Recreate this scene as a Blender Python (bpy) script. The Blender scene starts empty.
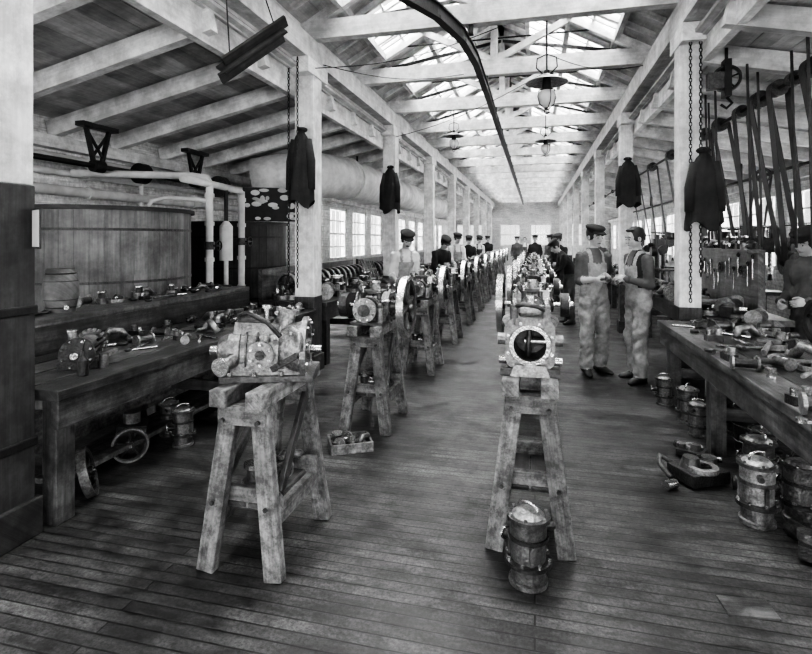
import bpy, math, random
import numpy as np
from mathutils import Vector, Matrix, noise, Euler
random.seed(7)
PI=math.pi
V=Vector
# ------------------------------------------------------------------ materials
def newmat(name):
    m=bpy.data.materials.new(name); m.use_nodes=True
    nt=m.node_tree
    return m,nt,nt.nodes['Principled BSDF']
def N(nt,t,**kw):
    n=nt.nodes.new(t)
    for k,v in kw.items(): setattr(n,k,v)
    return n
def maprange(nt,src,a,b,c,d):
    n=N(nt,'ShaderNodeMapRange'); nt.links.new(src,n.inputs[0])
    for i,x in enumerate((a,b,c,d)): n.inputs[i+1].default_value=x
    return n.outputs[0]
def mul(nt,a,b):
    n=N(nt,'ShaderNodeMath',operation='MULTIPLY')
    for i,x in enumerate((a,b)):
        if isinstance(x,(int,float)): n.inputs[i].default_value=x
        else: nt.links.new(x,n.inputs[i])
    return n.outputs[0]
def noise_tex(nt,vec,scale,detail=4,rough=.6):
    n=N(nt,'ShaderNodeTexNoise'); n.inputs['Scale'].default_value=scale
    n.inputs['Detail'].default_value=detail; n.inputs['Roughness'].default_value=rough
    nt.links.new(vec,n.inputs['Vector']); return n.outputs['Fac']
def finish(nt,bsdf,val,rough,metal,bsrc=None,bstr=.2,bdist=.01):
    c=N(nt,'ShaderNodeCombineColor')
    for i in range(3): nt.links.new(val,c.inputs[i])
    nt.links.new(c.outputs[0],bsdf.inputs['Base Color'])
    bsdf.inputs['Roughness'].default_value=rough; bsdf.inputs['Metallic'].default_value=metal
    if bsrc is not None:
        b=N(nt,'ShaderNodeBump'); b.inputs['Strength'].default_value=bstr; b.inputs['Distance'].default_value=bdist
        nt.links.new(bsrc,b.inputs['Height']); nt.links.new(b.outputs[0],bsdf.inputs['Normal'])
def mat_plain(name,val,rough=.6,metal=0.,scale=9,amt=.35,bscale=40,bstr=.25,tone=.25,blotch=0.):
    m,nt,b=newmat(name)
    tc=N(nt,'ShaderNodeTexCoord').outputs['Object']
    n1=maprange(nt,noise_tex(nt,tc,scale),.3,.7,1-amt,1+amt)
    at=N(nt,'ShaderNodeAttribute',attribute_name='tone')
    t=maprange(nt,at.outputs['Fac'],0,1,1-tone,1+tone)
    v=mul(nt,mul(nt,n1,t),val)
    if blotch: v=mul(nt,v,maprange(nt,noise_tex(nt,tc,scale*3,5,.7),.38,.62,1-blotch,1+blotch*.4))
    finish(nt,b,v,rough,metal,noise_tex(nt,tc,bscale,3),bstr)
    return m
def mat_wood(name,val,rough=.75,grain=.45,grime=.3,tone=.3,us=1.6,vs=28,bstr=.35,blotch=.3,bsc=7):
    m,nt,b=newmat(name)
    uv=N(nt,'ShaderNodeTexCoord')
    mp=N(nt,'ShaderNodeMapping'); mp.inputs['Scale'].default_value=(us,vs,1)
    nt.links.new(uv.outputs['UV'],mp.inputs['Vector'])
    g=noise_tex(nt,mp.outputs[0],1.0,6,.7)
    g1=maprange(nt,g,.3,.7,1-grain,1+grain)
    gr=maprange(nt,noise_tex(nt,uv.outputs['Object'],3.5,5),.3,.7,1-grime,1+grime)
    bl=maprange(nt,noise_tex(nt,uv.outputs['Object'],bsc,6,.75),.40,.60,1-blotch,1+blotch*.35)
    at=N(nt,'ShaderNodeAttribute',attribute_name='tone')
    t=maprange(nt,at.outputs['Fac'],0,1,1-tone,1+tone)
    v=mul(nt,mul(nt,mul(nt,mul(nt,g1,gr),t),bl),val)
    finish(nt,b,v,rough,0,g,bstr,.006)
    return m
M={}
M['white']=mat_wood('painted_white_wood',.64,.6,.16,.26,.16,blotch=.28,bsc=5)
M['ceil']=mat_wood('ceiling_boards',.46,.75,.2,.3,.25,blotch=.25,bsc=2)
M['trestle']=mat_wood('worn_trestle_wood',.165,.52,.65,.4,.25,blotch=.65,bsc=16,bstr=.9)
M['bench']=mat_wood('oily_bench_wood',.070,.36,.7,.5,.45,blotch=.55,bsc=10,bstr=.9)
M['dkwood']=mat_wood('dark_wood',.032,.6,.5,.35,.3)
M['vat']=mat_wood('vat_staves',.13,.5,.4,.35,.25,blotch=.4,bsc=3)
M['cast']=mat_plain('cast_aluminium',.24,.32,.65,26,.45,70,.6,.5,.4)
M['castd']=mat_plain('cast_iron_grey',.065,.36,.5,26,.4,70,.6,.4,.3)
M['iron']=mat_plain('black_iron',.020,.5,.3,10,.4)
M['steel']=mat_plain('bright_steel',.52,.25,.9,26,.3,60,.3,.35,.2)
M['pipe']=mat_plain('lagged_white_pipe',.62,.8,0,4,.25,15,.3,.08)
M['duct']=mat_plain('duct_sheet',.70,.55,0,3,.25,6,.2,.06,.15)
M['belt']=mat_plain('leather_belt',.028,.55,0,6,.4)
M['dark']=mat_plain('hole_dark',.012,.9,0)
M['overall']=mat_plain('denim_overalls',.31,.9,0,5,.35,22,.8,.05,.25)
M['overdark']=mat_plain('dark_denim',.07,.9,0,9,.4,25,.5,.1)
M['shirt']=mat_plain('light_shirt',.6,.9,0,7,.2,20,.5,.05)
M['shirtm']=mat_plain('grey_shirt',.09,.9,0,7,.3,20,.6,.05)
M['dkcloth']=mat_plain('dark_cloth',.020,.9,0,7,.4,20,.6,.1)
M['skin']=mat_plain('skin',.38,.5,0,14,.12,80,.08,.03)
M['lip']=mat_plain('lips',.17,.6)
M['hair']=mat_plain('hair',.014,.6,0,40,.5)
M['shoe']=mat_plain('leather_shoe',.025,.5,0,14,.4)
M['eyew']=mat_plain('eye_white',.5,.3)
M['paper']=mat_plain('paper',.7,.9,0,6,.1)
M['rope']=mat_plain('rope',.07,.9)
M['globe']=mat_plain('lamp_glass',.75,.12,0,3,.05)
m,nt,b=newmat('window_glass')
tr=N(nt,'ShaderNodeBsdfTransparent'); gl=N(nt,'ShaderNodeBsdfGlossy'); gl.inputs['Roughness'].default_value=.1
mx=N(nt,'ShaderNodeMixShader'); mx.inputs[0].default_value=.08; tr.inputs[0].default_value=(.85,.85,.85,1)
nt.links.new(tr.outputs[0],mx.inputs[1]); nt.links.new(gl.outputs[0],mx.inputs[2])
nt.links.new(mx.outputs[0],nt.nodes['Material Output'].inputs[0]); M['glass']=m
def mat_boards(name,c,seam,bw,rh,rough,var,stain,axis='x',bstr=.4,ns=1.0,mort=.004,blotch=.0):
    m,nt,b=newmat(name)
    tc=N(nt,'ShaderNodeTexCoord').outputs['Object']; vec=tc
    if axis in('yz','xz'):
        s=N(nt,'ShaderNodeSeparateXYZ'); nt.links.new(tc,s.inputs[0]); cb=N(nt,'ShaderNodeCombineXYZ')
        nt.links.new(s.outputs[1 if axis=='yz' else 0],cb.inputs[0]); nt.links.new(s.outputs[2],cb.inputs[1]); vec=cb.outputs[0]
    br=N(nt,'ShaderNodeTexBrick'); nt.links.new(vec,br.inputs['Vector'])
    br.inputs['Scale'].default_value=1; br.inputs['Brick Width'].default_value=bw; br.inputs['Row Height'].default_value=rh
    br.inputs['Mortar Size'].default_value=mort; br.inputs['Mortar Smooth'].default_value=.3
    br.inputs['Color1'].default_value=(1-var,)*3+(1,); br.inputs['Color2'].default_value=(1+var,)*3+(1,)
    br.inputs['Mortar'].default_value=(seam,)*3+(1,)
    mp2=N(nt,'ShaderNodeMapping'); mp2.inputs['Scale'].default_value=(2.0,35,1); nt.links.new(vec,mp2.inputs['Vector'])
    g=maprange(nt,noise_tex(nt,mp2.outputs[0],1,5,.7),.3,.7,.65,1.4)
    st=maprange(nt,noise_tex(nt,tc,1.1*ns,6,.65),.35,.65,1-stain,1+stain)
    st2=maprange(nt,noise_tex(nt,tc,14,4,.7),.3,.7,.7,1.35)
    sp=N(nt,'ShaderNodeSeparateColor'); nt.links.new(br.outputs['Color'],sp.inputs[0])
    v=mul(nt,mul(nt,mul(nt,mul(nt,sp.outputs[0],g),st),st2),c)
    if blotch:
        mp3=N(nt,'ShaderNodeMapping'); mp3.inputs['Scale'].default_value=(1,2.2,1); nt.links.new(tc,mp3.inputs['Vector'])
        v=mul(nt,v,maprange(nt,noise_tex(nt,mp3.outputs[0],3.2,7,.72),.40,.60,1-blotch,1+blotch*.6))
    if axis=='x': v=mul(nt,v,maprange(nt,noise_tex(nt,tc,60,3,.8),.35,.65,.4,1.8))
    finish(nt,b,v,rough,0,sp.outputs[0],bstr,.004)
    if axis=='x':
        rr=maprange(nt,noise_tex(nt,tc,2.2,5,.7),.35,.65,rough-.14,rough+.22); nt.links.new(rr,b.inputs['Roughness'])
    return m
M['floor']=mat_boards('oiled_floor_boards',.031,.15,3.4,.066,.45,.34,.5,bstr=.5,mort=.005,blotch=.65)
M['wallL']=mat_boards('whitewashed_boards_side',.56,.6,4,.2,.8,.06,.25,'yz',blotch=.15)
M['wallE']=mat_boards('whitewashed_boards_end',.42,.6,4,.2,.8,.06,.25,'xz')

# ------------------------------------------------------------------ mesh builder
def basis(ax):
    ax=V(ax).normalized()
    a=V((0,0,1)) if abs(ax.z)<.9 else V((1,0,0))
    u=a.cross(ax).normalized(); w=ax.cross(u)
    return u,w,ax
class MB:
    def __init__(s):
        s.v=[];s.f=[];s.m=[];s.sm=[];s.uv=[];s.t=[];s.mats=[];s.M=Matrix()
    def mi(s,k):
        mt=M[k]
        if mt not in s.mats: s.mats.append(mt)
        return s.mats.index(mt)
    def add(s,vs,fs,mat,smooth=False,uvs=None,tone=None):
        o=len(s.v); Mx=s.M
        for p in vs:
            q=Mx@V(p); s.v.append((q.x,q.y,q.z))
        ou,ov=random.random()*20,random.random()*20
        if uvs is None: uvs=[(p[0],p[1]+p[2]) for p in vs]
        s.uv.extend([(a+ou,b+ov) for a,b in uvs])
        t=random.random() if tone is None else tone
        k=s.mi(mat)
        for f in fs:
            s.f.append(tuple(i+o for i in f)); s.m.append(k); s.t.append(t); s.sm.append(smooth)
    def box(s,c,size,mat,rot=None,taper=None):
        hx,hy,hz=[a/2 for a in size]; vs=[];uv=[]
        L=max(range(3),key=lambda i:size[i]); o=[i for i in range(3) if i!=L]
        R=Matrix.Identity(3)
        if rot is not None: R=Euler(rot).to_matrix() if not isinstance(rot,Matrix) else rot
        for z in(-hz,hz):
            for y in(-hy,hy):
                for x in(-hx,hx):
                    k=taper if (taper and z>0) else 1
                    p=V((x*k,y*k,z)); uv.append((p[L],p[o[0]]+p[o[1]])); vs.append(R@p+V(c))
        s.add(vs,[(0,2,3,1),(4,5,7,6),(0,1,5,4),(2,6,7,3),(0,4,6,2),(1,3,7,5)],mat,False,uv)
    def beam(s,p0,p1,w,h,mat,up=(0,0,1)):
        p0=V(p0);p1=V(p1);d=p1-p0;L=d.length;y=d.normalized()
        up=V(up)
        if abs(up.dot(y))>.97: up=V((0,1,0))
        x=y.cross(up).normalized(); z=x.cross(y)
        R=Matrix((x,y,z)).transposed()
        s.box((p0+p1)/2,(w,L,h),mat,R)
    def cyl(s,p0,p1,r0,mat,r1=None,seg=16,caps=True,smooth=True):
        if r1 is None:r1=r0
        p0=V(p0);p1=V(p1);u,w,ax=basis(p1-p0);L=(p1-p0).length
        vs=[];uv=[]
        for i in range(seg+1):
            a=2*PI*i/seg; d=u*math.cos(a)+w*math.sin(a)
            vs+= [p0+d*r0,p1+d*r1]; uv+=[(0,a*max(r0,r1)),(L,a*max(r0,r1))]
        t=random.random()
        s.add(vs,[(2*i,2*i+2,2*i+3,2*i+1) for i in range(seg)],mat,smooth,uv,t)
        if caps:
            for p,r,fl in((p0,r0,1),(p1,r1,0)):
                if r<1e-4: continue
                c=[p+(u*math.cos(2*PI*i/seg)+w*math.sin(2*PI*i/seg))*r for i in range(seg)]
                f=tuple(range(seg)); s.add(c,[f[::-1] if fl else f],mat,False,None,t)
    def lathe(s,prof,o,ax,mat,seg=24,smooth=False):
        o=V(o);u,w,ax=basis(ax);t=random.random()
        def ring(r,h): return [o+ax*h+(u*math.cos(2*PI*i/seg)+w*math.sin(2*PI*i/seg))*r for i in range(seg)]
        if smooth:
            vs=[];fs=[]
            for r,h in prof: vs+=ring(max(r,1e-4),h)
            n=len(prof)
            for j in range(n-1):
                for i in range(seg):
                    k=(i+1)%seg; fs.append((j*seg+i,j*seg+k,(j+1)*seg+k,(j+1)*seg+i))
            s.add(vs,fs,mat,True,None,t)
        else:
            for j in range(len(prof)-1):
                vs=ring(max(prof[j][0],1e-4),prof[j][1])+ring(max(prof[j+1][0],1e-4),prof[j+1][1])
                s.add(vs,[(i,(i+1)%seg,(i+1)%seg+seg,i+seg) for i in range(seg)],mat,True,None,t)
    def tube(s,pts,r,mat,seg=8,smooth=True,close=False):
        pts=[V(p) for p in pts]; n=len(pts)
        vs=[];fs=[];uv=[];pu=None;L=0
        for j,p in enumerate(pts):
            a=pts[max(j-1,0)];b=pts[min(j+1,n-1)]; d=(b-a).normalized()
            if pu is None: u,w,_=basis(d)
            else:
                u=(pu-d*pu.dot(d)).normalized(); w=d.cross(u)
            pu=u
            if j: L+=(p-pts[j-1]).length
            rr=r[j] if isinstance(r,(list,tuple)) else r
            for i in range(seg):
                an=2*PI*i/seg; vs.append(p+(u*math.cos(an)+w*math.sin(an))*rr); uv.append((L,an*rr))
        for j in range(n-1):
            for i in range(seg):
                k=(i+1)%seg; fs.append((j*seg+i,j*seg+k,(j+1)*seg+k,(j+1)*seg+i))
        fs.append(tuple(range(seg))[::-1]); fs.append(tuple(range((n-1)*seg,n*seg)))
        s.add(vs,fs,mat,smooth,uv)
    def ball(s,c,r,mat,seg=14,sc=(1,1,1)):
        c=V(c);vs=[];fs=[];rn=seg//2+1
        for j in range(rn+1):
            ph=-PI/2+PI*j/rn
            for i in range(seg):
                a=2*PI*i/seg
                vs.append(c+V((max(math.cos(ph),1e-3)*math.cos(a)*r*sc[0],max(math.cos(ph),1e-3)*math.sin(a)*r*sc[1],math.sin(ph)*r*sc[2])))
        for j in range(rn):
            for i in range(seg):
                k=(i+1)%seg; fs.append((j*seg+i,j*seg+k,(j+1)*seg+k,(j+1)*seg+i))
        s.add(vs,fs,mat,True)
    def ring(s,c,ax,R,r,mat,seg=20,rs=8):
        c=V(c);u,w,ax=basis(ax);vs=[];fs=[]
        for i in range(seg):
            a=2*PI*i/seg;d=u*math.cos(a)+w*math.sin(a)
            for j in range(rs):
                b=2*PI*j/rs; vs.append(c+d*(R+r*math.cos(b))+ax*r*math.sin(b))
        for i in range(seg):
            for j in range(rs):
                i2=(i+1)%seg;j2=(j+1)%rs; fs.append((i*rs+j,i2*rs+j,i2*rs+j2,i*rs+j2))
        s.add(vs,fs,mat,True)
    def bolts(s,c,ax,R,n,r,h,mat):
        c=V(c);u,w,ax=basis(ax)
        for i in range(n):
            a=2*PI*(i+.5)/n; p=c+(u*math.cos(a)+w*math.sin(a))*R
            s.cyl(p,p+ax*h,r,mat,seg=6,smooth=False)
    def mesh(s,name):
        me=bpy.data.meshes.new(name); me.from_pydata(s.v,[],s.f)
        for k in s.mats: me.materials.append(k)
        me.polygons.foreach_set('material_index',s.m); me.polygons.foreach_set('use_smooth',s.sm)
        uvl=me.uv_layers.new(name='UVMap')
        li=np.empty(len(me.loops),dtype=np.int32); me.loops.foreach_get('vertex_index',li)
        uvl.data.foreach_set('uv',np.array(s.uv,dtype=np.float32)[li].ravel())
        at=me.attributes.new('tone','FLOAT','FACE'); at.data.foreach_set('value',s.t)
        me.update(); return me
    def build(s,name,loc=(0,0,0),rz=0,bevel=0,scale=1):
        return place(s.mesh(name),name,loc,rz,bevel,scale)
def place(me,name,loc=(0,0,0),rz=0,bevel=0,scale=1):
    ob=bpy.data.objects.new(name,me); bpy.context.scene.collection.objects.link(ob)
    ob.location=loc; ob.rotation_euler=(0,0,rz); ob.scale=(scale,)*3
    if bevel:
        b=ob.modifiers.new('bevel','BEVEL'); b.width=bevel; b.segments=2; b.limit_method='ANGLE'; b.angle_limit=math.radians(50)
    return ob
def T(x,y,z,rx=0,ry=0,rz=0,s=1):
    return Matrix.Translation((x,y,z))@Matrix.Rotation(rz,4,'Z')@Matrix.Rotation(ry,4,'Y')@Matrix.Rotation(rx,4,'X')@Matrix.Scale(s,4)

# ------------------------------------------------------------------ room shell
XL,XR,Y0,Y1=-5.5,4.5,-6.0,34.0
NL,NR=-2.65,1.5
RT=3.58
m=MB(); m.box(((XL+XR)/2,(Y0+Y1)/2,-.05),(XR-XL+.4,Y1-Y0+.4,.1),'floor'); m.build('floor')
def wall_x(name,x,sx,wins,z1,zs,zh,y0=Y0,y1=Y1,mat='wallL'):
    m=MB(); th=.2; cx=x+sx*th/2
    m.box((cx,(y0+y1)/2,zs/2),(th,y1-y0,zs),mat)
    m.box((cx,(y0+y1)/2,(zh+z1)/2),(th,y1-y0,z1-zh),mat)
    c=y0
    for a,b_ in wins+[(y1,y1)]:
        if a>c: m.box((cx,(a+c)/2,(zs+zh)/2),(th,a-c,zh-zs),mat)
        c=b_
    m.build(name)
wc=[0]
def window_x(x,a,b_,zs,zh):
    wc[0]+=1; m=MB(); f=.07; w=b_-a
    m.box((x,(a+b_)/2,zs+f/2),(.16,w,f),'white'); m.box((x,(a+b_)/2,zh-f/2),(.12,w,f),'white')
    m.box((x,a+f/2,(zs+zh)/2),(.12,f,zh-zs),'white'); m.box((x,b_-f/2,(zs+zh)/2),(.12,f,zh-zs),'white')
    m.box((x,(a+b_)/2,(zs+zh)/2),(.06,w,.05),'white')
    for i in range(1,4): m.box((x,a+w*i/4,(zs+zh)/2),(.03,.028,zh-zs),'white')
    for i in (.25,.75): m.box((x,(a+b_)/2,zs+(zh-zs)*i),(.03,w,.028),'white')
    m.box((x+.01,(a+b_)/2,(zs+zh)/2),(.004,w-.1,zh-zs-.1),'glass')
    m.build('window_%d'%wc[0])
def window_y(y,a,b_,zs,zh):
    wc[0]+=1; m=MB(); f=.07; w=b_-a; c=(a+b_)/2
    m.box((c,y,zs+f/2),(w,.14,f),'white'); m.box((c,y,zh-f/2),(w,.12,f),'white')
    m.box((a+f/2,y,(zs+zh)/2),(f,.12,zh-zs),'white'); m.box((b_-f/2,y,(zs+zh)/2),(f,.12,zh-zs),'white')
    m.box((c,y,(zs+zh)/2),(w,.06,.05),'white')
    for i in range(1,4): m.box((a+w*i/4,y,(zs+zh)/2),(.028,.03,zh-zs),'white')
    m.box((c,y,(zs+zh)/2),(w-.1,.004,zh-zs-.1),'glass')
    m.build('window_%d'%wc[0])
ZS,ZH=1.0,2.5
winsL=[(-5.2+i*1.85,-5.2+i*1.85+1.35) for i in range(4)]+[(11.6+i*1.85,11.6+i*1.85+1.35) for i in range(11)]  # near group is out of view, added for front fill
winsR=[(-5.2+i*1.85,-5.2+i*1.85+1.35) for i in range(21)]
wall_x('wall_left',XL,-1,winsL,3.0,ZS,ZH); wall_x('wall_right',XR,1,winsR,3.0,ZS,ZH)
for a,b_ in winsL: window_x(XL-.1,a,b_,ZS,ZH)
for a,b_ in winsR: window_x(XR+.1,a,b_,ZS,ZH)
RZ=5.35; RX=(NL+NR)/2; EV=4.2
def wall_y(name,y,wins,zs,zh):
    m=MB(); th=.2
    m.box(((XL+XR)/2,y,zs/2),(XR-XL,th,zs),'wallE')
    c=XL
    for a,b_ in wins+[(XR,XR)]:
        if a>c: m.box(((a+c)/2,y,(zs+zh)/2),(a-c,th,zh-zs),'wallE')
        c=b_
    vs=[]
    for yy in(y-th/2,y+th/2):
        for x,z in((XL,zh),(XR,zh),(XR,2.95),(NR,RT),(NR,EV),(RX,RZ),(NL,EV),(NL,RT),(XL,2.95)): vs.append((x,yy,z))
    n=9
    m.add(vs,[tuple(range(n)),tuple(range(2*n-1,n-1,-1))],'wallE')
    m.build(name)
wf=[(-5,-3.2),(-2.2,-.9),(-.3,1.0),(2,4)]
wall_y('wall_far',Y1+.1,wf,1.2,2.6)
for a,b_ in wf: window_y(Y1+.1,a,b_,1.2,2.6)
wb=[(-5,-3),(-2.4,-.4),(0,2),(2.4,4.2)]  # unseen back window openings, added to let the front fill in
wall_y('wall_back',Y0-.1,wb,.7,2.8)
for a,b_ in wb: window_y(Y0-.1,a,b_,.7,2.8)
def roof_slab(mb,x0,z0,x1,z1,y0,y1,th,mat):
    n=max(1,int(abs(x1-x0)/.17))
    for i in range(n):
        a=i/n;b_=(i+.97)/n
        xa,za=x0+(x1-x0)*a,z0+(z1-z0)*a; xb,zb=x0+(x1-x0)*b_,z0+(z1-z0)*b_
        vs=[(xa,y0,za),(xb,y0,zb),(xb,y1,zb),(xa,y1,za)]
        vs+=[(p[0],p[1],p[2]+th) for p in vs]
        mb.add(vs,[(0,1,2,3),(7,6,5,4),(0,4,5,1),(2,6,7,3),(1,5,6,2),(3,7,4,0)],mat,False,[(p[1],p[0]+p[2]) for p in vs])
    vs=[(x0,y0,z0+th),(x1,y0,z1+th),(x1,y1,z1+th),(x0,y1,z0+th)]
    mb.add(vs,[(0,1,2,3)],mat)
m=MB()
roof_slab(m,XL-.2,2.96,NL-.0,RT,Y0,Y1,.03,'ceil'); roof_slab(m,XR+.2,2.96,NR,RT,Y0,Y1,.03,'ceil')
YG=.25
for sx in(-1,1):
    ex=NL if sx<0 else NR
    def P(t): return (ex+(RX-ex)*t, EV+(RZ-EV)*t)
    a=P(-.04);b_=P(.2); roof_slab(m,a[0],a[1],b_[0],b_[1],Y0,Y1,.03,'ceil')
    a=P(.78);b_=P(1.0); roof_slab(m,a[0],a[1],b_[0],b_[1],Y0,Y1,.03,'ceil')
    a=P(.2);c=P(.78)
    roof_slab(m,a[0],a[1],c[0],c[1],Y0,YG,.03,'ceil')  # unseen bays over the camera boarded shut to darken the foreground
    y=YG
    while y<Y1:
        vs=[(a[0],y,a[1]),(c[0],y,c[1]),(c[0],y+.62,c[1]),(a[0],y+.62,a[1])]
        vs+=[(p[0],p[1],p[2]+.03) for p in vs]
        m.add(vs,[(0,1,2,3),(7,6,5,4),(0,4,5,1),(2,6,7,3)],'ceil')
        y+=1.85
    m.box((ex+(-.09 if sx<0 else .09),(Y0+Y1)/2,(RT+EV)/2),(.04,Y1-Y0,EV-RT+.06),'ceil')
m.build('ceiling')
m=MB()
for sx in(-1,1):
    ex=NL if sx<0 else NR
    def P(t): return (ex+(RX-ex)*t, EV+(RZ-EV)*t)
    a=P(.2);c=P(.78)
    y=YG
    while y<Y1:
        y0=y+.62;y1=y+1.85
        m.add([(a[0],y0,a[1]+.02),(c[0],y0,c[1]+.02),(c[0],y1,c[1]+.02),(a[0],y1,a[1]+.02)],[(0,1,2,3)],'glass')
        for i in range(1,8):
            yy=y0+(y1-y0)*i/8; m.beam((a[0],yy,a[1]),(c[0],yy,c[1]),.035,.05,'white')
        for i in (.25,.5,.75): m.box((a[0]+(c[0]-a[0])*i,(y0+y1)/2,a[1]+(c[1]-a[1])*i+.01),(.035,y1-y0,.03),'white')
        y+=1.85
m.build('window_skylight')
m=MB()
ys=[2.1+3.7*k for k in range(-2,9)]
y=2.1-7.4
while y<Y1:
    m.beam((XL+.03,y,2.85),(NL-.05,y,RT-.12),.1,.19,'white'); m.beam((XR-.03,y,2.85),(NR+.05,y,RT-.12),.1,.19,'white')
    y+=.925
m.box((XL+.09,(Y0+Y1)/2,2.70),(.14,Y1-Y0-.02,.14),'white'); m.box((XR-.09,(Y0+Y1)/2,2.70),(.14,Y1-Y0-.02,.14),'white')
m.build('aisle_rafters')
m=MB()
for x in(NL,NR): m.box((x,(Y0+Y1)/2,3.83),(.2,Y1-Y0-.02,.26),'white')
m.box((NL-.16,(Y0+Y1)/2,3.42),(.08,Y1-Y0-.02,.28),'white'); m.box((NR+.15,(Y0+Y1)/2,3.46),(.08,Y1-Y0-.02,.22),'white')
y=2.1-7.4
while y<Y1:
    m.box((RX,y,4.07),(NR-NL+.2,.13,.22),'white')
    m.beam((NL,y,4.15),(RX,y,RZ-.07),.09,.14,'white'); m.beam((NR,y,4.15),(RX,y,RZ-.07),.09,.14,'white')
    m.box((RX,y,(4.18+RZ)/2-.05),(.1,.1,RZ-4.25),'white')
    m.beam((RX-.05,y,4.2),(NL+.95,y,4.72),.07,.09,'white'); m.beam((RX+.05,y,4.2),(NR-.95,y,4.72),.07,.09,'white')
    for k in range(3):
        yy=y+.4625*(k+1)
        m.beam((NL,yy,4.17),(RX,yy,RZ-.05),.045,.08,'white'); m.beam((NR,yy,4.17),(RX,yy,RZ-.05),.045,.08,'white')
    if y>0:
        m.beam((NL+.1,y,4.12),(RX,y+1.85,RZ-.2),.05,.05,'bench'); m.beam((NR-.1,y,4.12),(RX,y+1.85,RZ-.2),.05,.05,'bench')
        m.cyl((NL+.5,y,4.5),(NR-.5,y,4.5),.012,'iron',seg=6)
    y+=1.85
for t in(.2,.5,.78,1):
    for ex in(NL,NR):
        m.box((ex+(RX-ex)*t,(Y0+Y1)/2,EV+(RZ-EV)*t-.08),(.07,Y1-Y0-.02,.09),'white')
m.build('roof_trusses')
for side,x in(('l',NL),('r',NR)):
    for y in ys:
        m=MB(); w=.24 if side=='l' else .2; xo=0
        if side=='l' and abs(y-2.1)<.1:
            xo=-.06
            m.box((0,0,.93),(w,w,1.86),'dkwood'); m.box((0,0,1.86+.92),(w-.01,w-.01,1.84),'white')
            for z in(.5,1.2): m.box((0,0,z),(w+.02,w+.02,.05),'iron')
        else:
            m.box((0,0,1.85),(w,w,3.7),'white')
            m.box((0,0,.45),(w+.012,w+.012,.9),'bench')
        m.box((0,0,3.6),(w*1.1,w*2.4,.18),'white')
        m.box((0,0,.1),(w+.05,w+.05,.2),'dkwood')
        m.build('timber_post',(x+xo,y,0),0,.008)

# ------------------------------------------------------------------ engine stands
def stand_mesh(seed):
    random.seed(seed); m=MB(); H=.87; L=.56; fw=.178; tw=.075
    for sy in(-1,1):
        yb=sy*L/2; yt=sy*(L/2-.05)
        for sx in(-1,1):
            m.beam((sx*fw,yb,0.0),(sx*tw,yt,H-.08),.09,.055,'trestle',(0,1,0))
            for z in(.33,.72):
                k=z/H; m.cyl((sx*(fw+(tw-fw)*k),yb+sy*.02,z),(sx*(fw+(tw-fw)*k),yb+sy*(.045-.05*k),z),.012,'castd',seg=8)
        m.box((0,sy*(L/2-.08),.33),(.34,.045,.1),'trestle')
        m.box((0,sy*(L/2-.06),H-.13),(.25,.12,.09),'trestle')
    for sx in(-1,1):
        m.box((sx*.14,0,.25),(.04,L-.02,.09),'trestle')
        m.box((sx*.095,0,H-.04),(.085,L+.1,.08),'trestle')
        m.beam((sx*.16,-.2,.36),(sx*.11,.2,.74),.03,.06,'bench')
    for i in range(2):
        m.box((-.06+.12*i,0,.3),(.11,L-.1,.025),'bench')
    return m
sm=[stand_mesh(i).mesh('engine_stand') for i in range(3)]
def flywheel(m,c,R,w,mat='castd',rim='steel',spokes=6,ax=(1,0,0)):
    c=V(c); a=V(ax).normalized()
    prof=[(R*.88,-w/2),(R,-w/2),(R,w/2),(R*.88,w/2),(R*.88,-w/2)]
    m.lathe(prof,c,a,rim,40)
    m.lathe([(R*.80,-w*.35),(R*.89,-w*.52),(R*.89,w*.52),(R*.80,w*.35),(R*.8,-w*.35)],c,a,mat,40)
    m.cyl(c-a*w*.65,c+a*w*.65,R*.2,mat,seg=20)
    m.cyl(c-a*w*.9,c+a*w*.9,R*.09,'steel',seg=12)
    u,wv,_=basis(a)
    for i in range(spokes):
        an=2*PI*i/spokes+.3; d=u*math.cos(an)+wv*math.sin(an)
        m.tube([c+d*R*.15,c+d*R*.5,c+d*R*.83],[R*.085,R*.06,R*.075],mat,8)
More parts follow.
